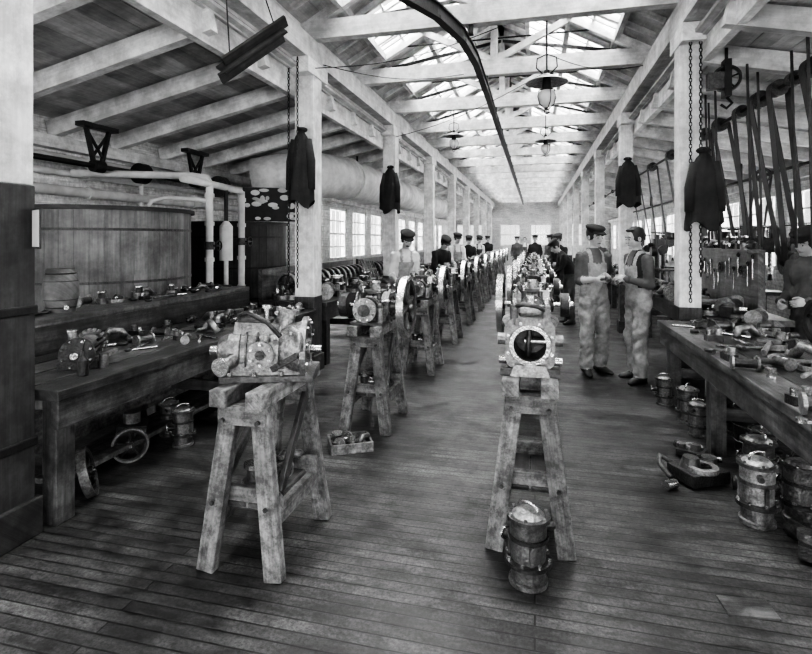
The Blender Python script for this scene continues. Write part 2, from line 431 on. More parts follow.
def engine(seed,side):
    random.seed(seed); m=MB(); z=.13
    m.box((0,0,.012),(.28,.52,.024),'castd')
    m.box((0,.03,.075),(.25,.30,.13),'cast')
    m.cyl((-.13,.02,z),(.13,.02,z),.125,'cast',seg=28)
    for x in(-.07,0,.07): m.lathe([(.124,-.008),(.134,-.006),(.134,.006),(.124,.008)],(x,.02,z),(1,0,0),'castd',28)
    for s_ in(-1,1):
        m.cyl((s_*.125,.02,z),(s_*.145,.02,z),.145,'cast',seg=28); m.bolts((s_*.145,.02,z),(s_,0,0),.125,8,.01,.012,'steel')
        m.cyl((s_*.145,.02,z),(s_*.185,.02,z),.06,'castd',.045,20)
        m.ring((s_*.147,.02,z),(1,0,0),.085,.006,'castd',24,6)
    for s_ in(-1,1):
        m.cyl((0,s_*.1,z),(0,s_*.30,z),.08,'cast',seg=24)
        for q in(.14,.2,.29): m.cyl((0,s_*q,z),(0,s_*(q+.018),z),.098,'castd' if q==.2 else 'cast',seg=24)
        m.bolts((0,s_*.308,z),(0,s_,0),.08,8,.009,.016,'steel')
        m.cyl((0,s_*.3,z),(0,s_*.33,z),.05,'castd',seg=16)
    m.box((.0,.02,z+.125),(.16,.17,.03),'castd')
    m.cyl((0,.02,z+.13),(0,.02,z+.2),.04,'cast',.03,16); m.cyl((0,.02,z+.2),(0,.02,z+.215),.045,'steel',seg=16)
    for x,y in((-.07,-.12),(.07,-.12),(-.06,.16),(.07,.17)):
        m.cyl((x,y,z+.02),(x,y,z+.13),.022,'castd',seg=12); m.cyl((x,y,z+.13),(x,y,z+.17),.01,'steel',seg=8); m.cyl((x,y,z+.165),(x,y,z+.178),.02,'steel',seg=10)
    m.tube([(-.07,-.12,z+.1),(-.11,-.1,z+.16),(-.12,0,z+.18),(-.11,.1,z+.16),(-.06,.16,z+.1)],.016,'castd',10)
    m.tube([(.07,-.12,z+.05),(.15,-.1,z+.06),(.17,-.02,z+.03),(.17,.0,z-.06)],.012,'steel',8)
    m.cyl((.1,-.2,.02),(.1,-.2,.14),.03,'cast',seg=14); m.ball((.1,-.2,.15),.03,'castd',12)
    m.cyl((-.11,.24,.02),(-.11,.24,.1),.026,'castd',seg=14)
    m.cyl((-.32,.02,z),(.32,.02,z),.02,'steel',seg=12)
    flywheel(m,(side*.275,.02,z),.26,.055)
    m.cyl((-side*.24,.02,z),(-side*.31,.02,z),.105,'castd',seg=24); m.cyl((-side*.31,.02,z),(-side*.318,.02,z),.08,'steel',seg=24)
    m.cyl((-side*.31,.02,z),(-side*.35,.02,z),.03,'steel',seg=12)
    return m
def crankcase():
    random.seed(12); m=MB(); z=.125
    m.box((0,0,.014),(.42,.26,.028),'castd'); m.box((0,0,.07),(.34,.2,.1),'cast')
    for x in(-.17,-.06,.06,.17):
        for y in(-.11,.11): m.cyl((x,y,.028),(x,y,.045),.011,'steel',seg=6,smooth=False)
    m.lathe([(.045,-.245),(.06,-.235),(.085,-.19),(.085,-.15)],(0,0,z),(1,0,0),'cast',28)
    m.lathe([(.085,-.15),(.112,-.15),(.112,-.13),(.102,-.125),(.105,.05),(.125,.10),(.135,.15)],(0,0,z),(1,0,0),'cast',32)
    m.lathe([(.135,.15),(.155,.15),(.155,.175),(.118,.175),(.118,.16),(.05,.155),(.05,.185),(.03,.185),(.03,.16),(0,.16)],(0,0,z),(1,0,0),'cast',36)
    m.bolts((.175,0,z),(1,0,0),.137,10,.008,.012,'steel'); m.cyl((.15,0,z),(.235,0,z),.018,'steel',seg=12)
    for x in(-.1,-.05,0,.045): m.lathe([(.1,-.005),(.116,-.004),(.116,.004),(.1,.005)],(x,0,z),(1,0,0),'castd' if x in(-.05,) else 'cast',28)
    m.cyl((-.24,0,z),(-.285,0,z),.022,'steel',seg=12)
    m.cyl((-.03,-.09,z-.0),(-.03,-.125,z),.06,'cast',seg=24); m.bolts((-.03,-.125,z),(0,-1,0),.048,6,.007,.009,'steel'); m.cyl((-.03,-.125,z),(-.03,-.135,z),.022,'castd',seg=12)
    m.box((-.06,.0,z+.105),(.2,.13,.06),'cast',(0,.08,0)); m.box((-.07,.0,z+.145),(.15,.1,.02),'castd',(0,.08,0))
    m.cyl((.05,.02,z+.08),(.07,.03,z+.175),.05,'cast',.042,20); m.cyl((.07,.03,z+.175),(.073,.031,z+.19),.055,'cast',seg=20); m.bolts((.073,.031,z+.19),(0,0,1),.045,5,.007,.012,'steel'); m.cyl((.073,.031,z+.19),(.073,.031,z+.192),.03,'dark',seg=16)
    m.cyl((-.13,-.03,z+.12),(-.14,-.04,z+.2),.018,'castd',seg=12); m.cyl((-.02,-.02,z+.15),(-.02,-.02,z+.2),.012,'steel',seg=10); m.cyl((-.02,-.02,z+.2),(-.02,-.02,z+.215),.022,'steel',seg=10)
    m.tube([(-.14,-.04,z+.17),(-.09,-.1,z+.19),(.0,-.12,z+.15),(.06,-.11,z+.08)],.011,'castd',8)
    m.tube([(.12,-.12,z-.02),(.16,-.15,z+.03),(.15,-.15,z+.1),(.1,-.1,z+.12)],.012,'cast',8)
    m.cyl((-.16,-.1,z-.03),(-.19,-.17,z-.04),.035,'cast',.028,16); m.cyl((-.19,-.17,z-.04),(-.194,-.18,z-.041),.042,'steel',seg=16)
    m.beam((.02,-.11,z-.07),(.14,-.14,z+.0),.02,.03,'castd')
    return m
XE=-1.34; XE2=-.025; STH=.87
eL=[engine(i,1).mesh('engine') for i in(1,2)]; eR=[engine(i+5,-1).mesh('engine') for i in(1,2)]
place(sm[0],'engine_stand',(XE,2.46,0),0,.006)
crankcase().build('engine_crankcase',(XE+.02,2.44,STH),math.radians(18),.003,1.08)
ly=[4.3,6.2,8.05,9.9,11.75,13.6,15.45,17.3,19.15,21]
for i,y in enumerate(ly):
    place(sm[(i+1)%3],'engine_stand',(XE,y,0),0,.006); place(eL[i%2],'engine',(XE,y,STH),0,.003)
place(sm[1],'engine_stand',(XE2,2.96,0),0,.006)
random.seed(3); m=MB(); z=.16; yf=-.2
def plate_hole(m,c,hw,hh,rh,th,mat):
    c=V(c); seg=32
    for yy,fl in((c.y,1),(c.y+th,0)):
        vs=[];fs=[]
        for i in range(seg):
            a=2*PI*i/seg; ca,sa=math.cos(a),math.sin(a); k=1/max(abs(ca)/hw,abs(sa)/hh)
            k=min(k,min(hw,hh)*1.25)
            vs+=[(c.x+ca*rh,yy,c.z+sa*rh),(c.x+ca*k,yy,c.z+sa*k)]
        for i in range(seg):
            j=(i+1)%seg; f=(2*i,2*i+1,2*j+1,2*j); fs.append(f if fl else f[::-1])
        m.add(vs,fs,mat)
    vs=[];fs=[]
    for i in range(seg):
        a=2*PI*i/seg; ca,sa=math.cos(a),math.sin(a); k=min(1/max(abs(ca)/hw,abs(sa)/hh),min(hw,hh)*1.25)
        vs+=[(c.x+ca*k,c.y,c.z+sa*k),(c.x+ca*k,c.y+th,c.z+sa*k),(c.x+ca*rh,c.y,c.z+sa*rh),(c.x+ca*rh,c.y+th,c.z+sa*rh)]
    for i in range(seg):
        j=(i+1)%seg; fs+=[(4*i,4*i+1,4*j+1,4*j),(4*i+2,4*j+2,4*j+3,4*i+3)]
    m.add(vs,fs,mat)
plate_hole(m,(0,yf,z),.125,.135,.085,.05,'cast')
m.lathe([(.083,-.03),(.103,-.03),(.103,0),(.083,0),(.083,-.03)],(0,yf,z),(0,1,0),'steel',36)
m.bolts((0,yf-.002,z),(0,-1,0),.118,8,.009,.014,'steel')
m.lathe([(.085,.05),(.115,.05),(.115,.3),(0,.3)],(0,yf,z),(0,1,0),'cast',32); m.lathe([(.084,0),(.084,.2),(0,.2)],(0,yf,z),(0,1,0),'castd',32)
m.cyl((-.03,yf+.1,z),(.08,yf+.1,z),.02,'steel')
m.tube([(-.01,yf+.1,z-.08),(-.01,yf+.08,z-.02),(.0,yf+.1,z+.08)],.014,'castd')
m.box((0,-.02,.02),(.3,.42,.04),'castd')
m.box((0,yf-.01,.03),(.2,.07,.06),'cast',taper=.8)
for s_ in(-1,1):
    m.cyl((s_*.12,yf+.03,z+.02),(s_*.165,yf+.03,z+.02),.03,'cast',seg=14); m.cyl((s_*.12,yf+.03,z-.09),(s_*.16,yf+.03,z-.09),.022,'steel',seg=12)
    m.cyl((s_*.08,yf+.02,z+.10),(s_*.08,yf+.02,z+.2),.022,'cast',seg=12); m.cyl((s_*.08,yf+.02,z+.2),(s_*.08,yf+.02,z+.235),.012,'steel',seg=10)
    m.box((s_*.1,yf+.18,z+.1),(.08,.14,.06),'cast',(0,s_*.5,0))
m.cyl((-.05,yf+.1,z+.16),(.06,yf+.1,z+.16),.035,'cast',seg=16); m.cyl((0,yf+.1,z+.12),(0,yf+.1,z+.24),.02,'steel',seg=12)
m.tube([(-.08,yf+.02,z+.19),(-.03,yf-.03,z+.21),(.04,yf-.03,z+.2),(.08,yf+.02,z+.17)],.012,'castd')
m.box((0,yf+.36,z-.02),(.22,.16,.2),'castd'); flywheel(m,(0,yf+.47,z),.12,.04,'castd','cast',5,(0,1,0))
m.build('engine_crankcase',(XE2,2.96,STH),0,.003)
ry=[4.75,6.55,8.35,10.15,11.95,13.75,15.55]
for i,y in enumerate(ry):
    place(sm[i%3],'engine_stand',(XE2,y,0),0,.006); place(eR[i%2],'engine',(XE2,y,STH),0,.003)

# ------------------------------------------------------------------ castings / pots
def pot(seed,h=.34,r=.095,mt='cast'):
    random.seed(seed); m=MB()
    segs=[[(r*.8,0),(r*.95,0),(r*.95,h*.06),(r*.82,h*.08),(r*.82,h*.28)],[(r*.82,h*.28),(r*1.15,h*.28),(r*1.15,h*.34),(r*.85,h*.34)],[(r*.85,h*.34),(r*.85,h*.62)],[(r*.85,h*.62),(r*1.0,h*.62),(r*1.0,h*.67),(r*.9,h*.67)],[(r*.9,h*.67),(r*.9,h*.88)],[(r*.9,h*.88),(r*1.06,h*.88),(r*1.06,h*.93),(r*.8,h*.93)],[(r*.8,h*.93),(r*.6,h*.98),(r*.25,h),(0,h)]]
    for i,s_ in enumerate(segs): m.lathe(s_,(0,0,0),(0,0,1),mt if i%2==0 else 'castd',28)
    m.lathe([(0,0.001),(r*.8,0.001)],(0,0,0),(0,0,1),'castd',28)
    m.bolts((0,0,h*.34),(0,0,1),r*1.04,8,.009,.014,'steel'); m.bolts((0,0,h*.93),(0,0,1),r*.92,6,.008,.012,'steel')
    m.cyl((r*.7,0,h*.5),(r*1.4,0,h*.5),.022,'castd',seg=12); m.cyl((r*1.4,0,h*.5),(r*1.5,0,h*.5),.032,'steel',seg=12)
    m.cyl((-r*.5,-r*.6,h*.78),(-r*.85,-r*1.0,h*.78),.018,'castd',seg=12)
    for a in(.6,2.4,4.4): m.box((r*.88*math.cos(a),r*.88*math.sin(a),h*.48),(.02,.02,h*.26),'castd',(0,0,a))
    m.tube([(-r*.6,0,h*.97),(-r*.5,0,h*1.06),(0,0,h*1.09),(r*.5,0,h*1.06),(r*.6,0,h*.97)],.007,'steel',6)
    return m.mesh('cylinder_casting')
pots=[pot(1),pot(2,.30,.1,'castd'),pot(3,.38,.1)]
for x,y,k,rz,sc in((-.03,2.46,0,2.5,.98),(1.2,3.28,2,.5,.95),(1.36,3.70,0,2,1),(1.28,4.95,0,1,.9),(1.20,5.42,0,3,.8),(-2.62,3.46,0,4,.85),(-2.87,3.62,0,1,.8),(1.6,4.75,0,1,1),(1.45,3.36,0,2,1.0),(1.72,3.45,1,0,1),(1.66,3.75,2,0,.9),(1.5,4.0,0,1,.9),(1.27,4.62,0,0,.8)):
    place(pots[k],'cylinder_casting',(x,y,0),rz,0,sc)
m=MB(); m.lathe([(0,.01),(.12,.01),(.12,0),(.14,.3),(.15,.3),(.15,.32),(.135,.32),(.115,.03)],(0,0,0),(0,0,1),'castd',28)
for z in(.08,.2): m.ring((0,0,z),(0,0,1),.127+z*.06,.006,'steel',28,6)
m.tube([(.145*math.cos(a),0,.3+.1*math.sin(a)) for a in [PI*i/10 for i in range(11)]],.004,'steel',6)
bk=m.mesh('metal_bucket'); place(bk,'metal_bucket',(1.58,4.38,0)); place(bk,'metal_bucket',(1.85,5.2,0))

def part(m,k):
    if k==0:
        m.cyl((0,0,0),(0,0,.05),.05,'cast',seg=16);m.cyl((0,0,.05),(0,0,.1),.03,'castd',seg=14);m.cyl((0,0,.1),(0,0,.115),.042,'steel',seg=14);m.cyl((.02,0,.06),(.07,0,.06),.014,'steel',seg=8)
    elif k==1:
        m.cyl((-.07,0,.045),(.07,0,.045),.03,'castd',seg=14); m.cyl((-.08,0,.045),(-.065,0,.045),.045,'cast',seg=14); m.cyl((.06,0,.045),(.075,0,.045),.045,'cast',seg=14)
    elif k==2:
        flywheel(m,(0,0,.02),.075,.03,'castd','cast',5,(0,0,1))
    elif k==3:
        m.box((0,0,.02),(.1,.06,.04),'castd'); m.cyl((-.03,0,.04),(-.03,0,.08),.02,'cast',seg=12); m.cyl((.03,0,.04),(.03,0,.07),.016,'steel',seg=12)
    elif k==4:
        m.beam((-.1,0,.008),(.1,0,.008),.022,.012,'steel'); m.cyl((.1,0,.0),(.1,0,.016),.028,'steel',seg=10); m.cyl((-.1,0,0),(-.1,0,.016),.022,'steel',seg=10)
    elif k==5:
        m.cyl((-.13,0,.012),(.13,0,.012),.011,'steel',seg=8); m.ring((.15,0,.014),(0,0,1),.025,.011,'castd',14,6)
    elif k==6:
        m.cyl((-.14,0,.025),(.12,0,.025),.012,'trestle',seg=8); m.cyl((.12,-.045,.025),(.12,.045,.025),.022,'castd',seg=10)
    elif k==7:
        m.tube([(-.06,0,.02),(-.03,.02,.06),(.03,.01,.07),(.07,0,.02)],.02,'cast',10); m.cyl((.07,0,0),(.07,0,.02),.035,'castd',seg=12)
    elif k==8:
        m.ball((0,0,.04),.045,'castd',12,(1.2,.8,.9)); m.cyl((-.08,0,.04),(.08,0,.04),.018,'steel',seg=10); m.box((0,.03,.03),(.05,.05,.05),'castd')
def clutter(name,x0,x1,y0,y1,z,n,seed,smin=.8,smax=1.5,kinds=range(9)):
    random.seed(seed); m=MB(); pts=[]
    tries=0
    while len(pts)<n and tries<n*20:
        tries+=1
        x=random.uniform(x0,x1);y=random.uniform(y0,y1)
        if any((x-a)**2+(y-b_)**2<.085**2 for a,b_ in pts): continue
        pts.append((x,y)); k=random.choice(list(kinds)); s_=random.uniform(smin,smax)
        m.M=T(x,y,z+.001,0,0,random.uniform(0,6.28),s_); part(m,k)
    m.M=Matrix()
    return m.build(name)

# ------------------------------------------------------------------ left bench
def bench(name,xa,xb,ya,yb,h,front,legs,apron=.16,mat='bench'):
    m=MB(); n=4; w=(xb-xa)/n
    for i in range(n): m.box((xa+w*(i+.5),(ya+yb)/2,h-.03),(w*.97,yb-ya,.06),mat)
    fx=xb-.05 if front>0 else xa+.05; bx=xa+.08 if front>0 else xb-.08
    m.box((fx-.0,(ya+yb)/2,h-.06-apron/2),(.05,yb-ya-.04,apron),mat)
    for y in legs:
        m.box((fx-front*.07,y,(h-.06)/2),(.1,.12,h-.06),mat); m.box((bx,y,(h-.06)/2),(.1,.1,h-.06),mat)
        m.box(((fx+bx)/2,y,.3),(abs(fx-bx)-.1,.05,.09),mat)
    return m
m=bench('workbench',-3.4,-2.47,2.25,5.64,.76,1,[2.36,4.0,5.5])
m.box((-3.38,3.95,.86),(.06,3.4,.2),'bench')
m.box((-3.58,3.95,.985),(.46,3.4,.05),'bench')
for y in(2.4,4,5.5): m.box((-3.76,y,.48),(.07,.08,.96),'bench')
m.beam((-2.9,2.5,.12),(-2.95,5.3,.12),.3,.035,'trestle'); m.beam((-3.2,2.4,.28),(-3.1,5.3,.35),.03,.3,'trestle')
m.build('workbench',(0,0,0),0,.006)
clutter('engine_parts_pile',-3.3,-2.56,3.1,4.3,.76,10,21)
clutter('engine_parts_pile',-3.3,-2.6,4.3,5.55,.76,22,22)
clutter('tools_pile',-3.05,-2.55,3.2,5.0,.76,14,77,.7,1.1,(4,5,6,1))
clutter('engine_parts_pile',-3.74,-3.44,2.3,5.6,1.01,30,22,.8,1.1)
# gear assembly lying on the near end of the bench
m=MB(); random.seed(31)
m.box((0,0,.02),(.22,.34,.04),'castd'); m.cyl((-.0,-.16,.1),(0,.14,.11),.075,'cast',.06,22)
m.cyl((0,-.19,.1),(0,-.16,.1),.1,'castd',seg=24); m.bolts((0,-.19,.1),(0,-1,0),.085,8,.008,.012,'steel'); m.cyl((0,-.25,.1),(0,-.19,.1),.022,'steel')
for i in range(18):
    a=2*PI*i/18; m.box((.085*math.cos(a),.16,.11+.085*math.sin(a)),(.022,.035,.022),'cast',(0,-a,0))
m.cyl((0,.145,.11),(0,.175,.11),.082,'cast',seg=24); m.cyl((0,.17,.11),(0,.24,.11),.02,'steel')
m.tube([(.07,-.1,.12),(.13,-.08,.17),(.12,.03,.18),(.06,.06,.14)],.014,'castd'); m.cyl((-.06,-.02,.15),(-.07,-.02,.22),.026,'cast'); m.cyl((-.07,-.02,.22),(-.07,-.02,.23),.036,'steel')
m.beam((.09,-.12,.05),(.15,.14,.05),.03,.03,'cast'); m.cyl((.14,-.14,.0),(.14,-.14,.09),.028,'cast')
m.build('gear_assembly',(-2.86,2.80,.76),.55,.003,1.0)
m=MB(); m.lathe([(0,0),(.028,0),(.03,.01),(.03,.09),(.012,.12),(.01,.15),(0,.15)],(0,0,0),(0,0,1),'castd',20); m.tube([(0,0,.14),(.02,0,.19),(.05,0,.22)],[.006,.005,.003],'steel',8); m.build('oil_can',(-2.62,2.55,.76),-.6)
m=MB(); flywheel(m,(0,0,.15),.15,.05,'castd','cast',5,(1,0,.25)); m.build('flywheel',(-2.66,2.62,0),.7)
m=MB(); flywheel(m,(0,0,.12),.12,.04,'castd','cast',5,(.7,-.7,0)); m.cyl((.0,.0,.12),(-.1,.14,.12),.03,'steel'); m.box((-.16,.2,.1),(.2,.2,.2),'castd',(0,.1,.6)); m.cyl((-.16,.2,.2),(-.16,.2,.28),.06,'cast'); m.build('axle_casting',(-2.78,3.1,0),0,.004)
random.seed(8)
m=MB(); m.box((0,0,.01),(.3,.22,.02),'trestle')
for s_ in(-1,1): m.box((s_*.15,0,.035),(.015,.24,.07),'trestle'); m.box((0,s_*.115,.035),(.3,.015,.07),'trestle')
for k in range(5):
    m.M=T(-.1+.05*k,random.uniform(-.05,.05),.02,0,0,k); part(m,(0,1,3,4,7)[k])
m.M=Matrix(); m.build('wooden_tray',(-1.36,3.72,0),.5)
m=MB()
for k in range(4):
    m.M=T(-.04+.05*(k%2),-.16+.1*k,.0,0,0,k*1.3,1.25); part(m,(0,1,8,7)[k])
m.M=Matrix(); me=m.mesh('engine_parts_pile'); place(me,'engine_parts_pile',(XE+.02,2.5,.3145))
for y in(4.3,6.2): place(me,'engine_parts_pile',(XE,y,.3145))
for i,(a,b_) in enumerate(((5.95,9.35),(9.65,13.05),(13.35,16.75),(17.05,20.45),(20.75,27))):
    m=bench('workbench',-3.4,-2.47,a,b_,.8,1,[a+.2,(a+b_)/2,b_-.2]); m.box((-3.38,(a+b_)/2,1.0),(.05,b_-a,.4),'bench'); m.build('workbench')
    clutter('engine_parts_pile',-3.3,-2.55,a+.1,b_-.1,.8,60 if i<2 else 25,30+i,1.2,2.4,(0,2,3,7,8,1))
    random.seed(i); m=MB(); y=a+.2
    while y<b_-.2:
        flywheel(m,(-3.1,y,.8+.17),.17,.05,'castd','cast',5,(.25,1,0)); y+=.22
    if i<3: m.build('pulley_row')
m=MB()
for i in range(5): m.box((0,-.24+.12*i,.2),(.02,.02,.4),'trestle',(0,-.4,0))
for z in(.05,.2,.36): m.box((.0-z*.4+.08,0,z),(.02,.56,.03),'trestle')
m.box((-.05,0,.2),(.015,.54,.38),'trestle',(0,-.4,0))
m.build('wooden_rack',(-2.75,8.6,.86),0)

# ------------------------------------------------------------------ vats
def vat(name,c,r,h,mat):
    m=MB(); n=int(2*PI*r/.12)
    for i in range(n):
        a=2*PI*i/n; m.M=T(c[0]+r*math.cos(a),c[1]+r*math.sin(a),0,0,0,a); m.box((0,0,h/2),(.06,2*PI*r/n*1.02,h),mat)
    m.M=T(c[0],c[1],0); m.lathe([(0,.1),(r-.02,.1)],(0,0,0),(0,0,1),'dkwood',40)
    for z in(.25,.7,1.15,h-.2): m.lathe([(r+.03,z),(r+.038,z),(r+.038,z+.025),(r+.03,z+.025)],(0,0,0),(0,0,1),'castd' if mat=='vat' else 'iron',48)
    m.lathe([(r-.06,h),(r+.07,h),(r+.07,h+.04),(r-.06,h+.04),(r-.06,h)],(0,0,0),(0,0,1),'dkwood',48)
    m.build(name)
vat('wooden_vat',(-4.56,4.72),.84,1.86,'vat'); vat('wooden_vat',(-4.55,7.3),.72,1.8,'dkwood')
m=MB(); m.lathe([(.13,0),(.16,.15),(.165,.22),(.16,.3),(.13,.45),(0,.45)],(0,0,0),(0,0,1),'vat',24,True)
for z in(.05,.13,.32,.4): m.ring((0,0,z),(0,0,1),.15 if .1<z<.35 else .138,.008,'iron',24,6)
m.build('keg',(-3.60,3.3,1.01),0,0,.75)
m=MB()
def pv(x,y,z0,z1,r): m.cyl((x,y,z0),(x,y,z1),r,'pipe',seg=18)
pv(-3.95,5.72,0,2.28,.045); pv(-3.95,6.45,0,2.24,.045)
m.tube([(-3.95,5.72,2.28),(-3.97,5.7,2.34),(-4.1,5.6,2.36),(-5.3,5.0,2.36)],.045,'pipe',12)
m.tube([(-3.95,6.45,2.2),(-3.95,6.4,2.25),(-3.95,5.8,2.27),(-3.95,5.2,2.28)],.045,'pipe',12)
for z in(.9,1.3,1.75,2.1):
    for y in(5.72,6.45): m.cyl((-3.95,y,z),(-3.95,y,z+.05),.06,'pipe',seg=16)
for y,z in((5.72,1.5),(6.45,1.55)):
    m.cyl((-3.95,y,z-.05),(-3.95,y,z+.05),.065,'castd',seg=16); m.cyl((-3.95,y,z),(-3.82,y,z),.015,'castd',seg=8); m.ring((-3.82,y,z),(1,0,0),.06,.009,'castd',20,6); m.beam((-3.82,y-.06,z),(-3.82,y+.06,z),.01,.01,'castd')
m.cyl((-3.95,6.08,1.3),(-3.95,6.08,1.75),.085,'pipe',seg=20); m.cyl((-3.95,6.08,1.75),(-3.95,6.08,1.82),.085,'pipe',.03,20); m.cyl((-3.95,6.08,1.82),(-3.95,6.08,2.27),.025,'iron'); m.cyl((-3.95,6.08,0),(-3.95,6.08,1.3),.03,'pipe')
m.tube([(-3.95,5.72,2.05),(-4.1,5.68,2.08),(-4.5,5.6,2.1),(-4.62,5.5,2.05),(-4.64,5.45,1.92)],.03,'pipe',10)
m.build('steam_pipes')
m=MB()
for z,r in((2.52,.05),(2.36,.04),(2.15,.06)):
    m.cyl((XL+.12,3.0,z),(XL+.12,11,z),r,'pipe',seg=14)
    for y in range(3,11,2): m.cyl((XL+.12,y+.3,z),(XL+.12,y+.4,z),r*1.3,'pipe',seg=14); m.box((XL+.06,y+.7,z),(.1,.03,.03),'iron')
for y in(3.9,6.2,8.9): m.cyl((XL+.13,y,0),(XL+.13,y,2.52),.03,'pipe',seg=12)
m.build('heating_pipes')
m=MB(); m.cyl((-4.9,3.0,2.42),(-4.9,9,2.42),.03,'iron',seg=12)
for y in(4.97,6.75,8.6):
    for s_ in(-1,1):
        m.beam((-4.9,y+s_*.16,2.84),(-4.9,y+s_*.04,2.39),.04,.04,'iron'); m.beam((-4.9,y+s_*.14,2.80),(-4.9,y-s_*.06,2.54),.025,.025,'iron')
    m.box((-4.9,y,2.87),(.12,.5,.05),'iron'); m.cyl((-4.9,y-.07,2.42),(-4.9,y+.07,2.42),.07,'iron')
m.cyl((-4.9,5.6,2.42),(-4.9,5.72,2.42),.13,'iron',seg=24); m.cyl((-4.9,7.3,2.42),(-4.9,7.42,2.42),.17,'castd',seg=24)
m.build('line_shaft')
m=MB(); P=[(-4.7,8.1,2.6),(-4.4,8.2,2.65),(-4.05,8.35,2.70),(-3.78,8.65,2.73),(-3.62,9.2,2.75),(-3.55,10,2.75),(-3.5,14,2.76),(-3.45,19.5,2.76)]
m.tube(P,[.38,.39,.395,.4,.4,.4,.39,.36],'duct',28)
for y,r in((9.5,.408),(11,.405),(12.6,.40),(14.2,.395),(16,.385),(18,.375)): m.ring((-3.585+ (y-9)*.012,y,2.75+.002*(y-9)),(0,1,0),r,.016,'duct',36,6)
for y in (10,13,16,19): m.box((-3.5,y,3.2),(.03,.04,.14),'iron')
m.build('ventilation_duct')
m=MB(); m.box((0,0,0),(.9,.05,.55),'iron')
random.seed(2)
for i in range(22): m.ball((random.uniform(-.4,.4),-.025,random.uniform(-.24,.24)),.06,'paper',10,(random.uniform(.5,1.4),.1,random.uniform(.4,.9)))
m.build('splashed_panel',(-4.2,7.75,2.15),.5)

# ------------------------------------------------------------------ hanging coats
def coat(name,loc,rz,h=.75,w=.3,seed=1):
    random.seed(seed); seg=30; rows=14; vs=[];fs=[]
    for j in range(rows+1):
        t=j/rows; z=-h*t
        ww=w*(.18+.82*min(1,(t*3.2))**.6)*(1+.15*t)/2; dd=.05+.05*t
        for i in range(seg):
            a=2*PI*i/seg; k=1+.16*math.sin(a*5+seed+t*2)*t+.08*math.sin(a*9+t*5)
            vs.append((ww*math.cos(a)*k,dd*math.sin(a)*k+.02,z-(.05*math.sin(a*3+seed) if j==rows else 0)))
    for j in range(rows):
        for i in range(seg):
            k=(i+1)%seg; fs.append((j*seg+i,j*seg+k,(j+1)*seg+k,(j+1)*seg+i))
    fs.append(tuple(range(seg)))
    m=MB(); m.add(vs,fs,'dkcloth',True)
    for s_ in(-1,1): m.tube([(s_*w*.3,.02,-.1),(s_*w*.48,.03,-.35),(s_*w*.5,.04,-h*.8)],[.05,.055,.05],'dkcloth',12)
    m.cyl((0,-.05,.03),(0,.12,.03),.008,'iron'); m.ring((0,.02,.0),(0,1,0),.025,.006,'iron',12,6)
    m.ball((0.0,.0,.02),.07,'dkcloth',12,(1,.6,.5))
    m.build(name,loc,rz)
coat('hanging_coat',(NL+.02,5.8-.22,2.83),math.pi,.85,.26,1)
coat('hanging_coat',(NL+.05,9.5-.22,2.9),math.pi,.8,.3,4)
coat('hanging_coat',(NR+.09,5.8-.2,2.42),math.pi,.72,.26,2)
coat('hanging_coat',(NR+.0,9.5-.2,2.9),math.pi,.75,.3,3)
def chain(name,p0,p1,link=.05,mat='iron'):
    p0=V(p0);p1=V(p1);d=(p1-p0);n=int(d.length/(link*.8)); d.normalize(); u,w,_=basis(d); m=MB()
    for i in range(n):
        c=p0+d*(i*link*.8+link/2); nn=u if i%2 else w; o=w if i%2 else u
        vs=[];fs=[];S=8;R=4
        for a_ in range(S):
            a=2*PI*a_/S; ctr=c+d*math.cos(a)*link*.5+o*math.sin(a)*link*.28; rad=(d*math.cos(a)+o*math.sin(a)).normalized()
            for b2 in range(R):
                b=2*PI*b2/R; vs.append(ctr+rad*math.cos(b)*link*.12+nn*math.sin(b)*link*.12)
        for a_ in range(S):
            for b2 in range(R):
                a2=(a_+1)%S;b3=(b2+1)%R; fs.append((a_*R+b2,a2*R+b2,a2*R+b3,a_*R+b3))
        m.add(vs,fs,mat,True)
    m.build(name)
chain('hanging_chain',(NL+.0,5.5,3.68),(NL+.0,5.5,1.0),.042); chain('hanging_chain',(NL-.1,5.48,3.68),(NL-.1,5.48,1.0),.042)
chain('hanging_chain',(NR-.02,5.62,3.7),(NR-.02,5.62,.95),.045); chain('hanging_chain',(NR+.07,5.62,3.7),(NR+.07,5.62,1.2),.045)
m=MB(); flywheel(m,(0,0,0),.13,.05,'iron','iron',5,(.3,1,0)); m.box((0,.0,0),(.06,.12,.36),'iron'); m.cyl((0,0,.18),(0,0,.3),.015,'iron'); m.tube([(0,0,-.18),(.05,0,-.24),(0,0,-.29),(-.05,0,-.25)],.014,'iron')
m.box((-.1,0,-.02),(.14,.09,.16),'castd'); m.build('chain_hoist',(NR+.32,5.7,3.15))
m=MB(); P=[(-1.9,3.2),(-1.55,3.8),(-1.2,4.35),(-.92,4.95),(-.76,5.6),(-.7,6.4)]+[(-.69,8+2.2*i) for i in range(12)]
for i in range(len(P)-1):
    a=(P[i][0],P[i][1],3.72);b_=(P[i+1][0],P[i+1][1],3.72)
    m.beam(a,b_,.08,.03,'iron'); m.beam((a[0],a[1],3.79),(b_[0],b_[1],3.79),.02,.12,'iron'); m.beam((a[0],a[1],3.86),(b_[0],b_[1],3.86),.06,.02,'iron')
y=2.1+1.85
while y<33:
    x=-.69 if y>5.5 else -1.5
    m.box((x,y,3.92),(.05,.08,.12),'iron'); y+=1.85
m.build('overhead_track_rail')
m=MB(); a=V((-2.62,3.95,3.02));b_=V((-2.2,4.27,3.47))
m.beam(a,b_,.14,.02,'dkwood',(0,-1,.4))
m.beam(a+V((.03,.0,.07)),b_+V((.03,0,.07)),.03,.1,'dkwood',(0,-1,.4)); m.beam(a-V((.0,.0,.07)),b_-V((.0,0,.07)),.03,.1,'dkwood',(0,-1,.4))
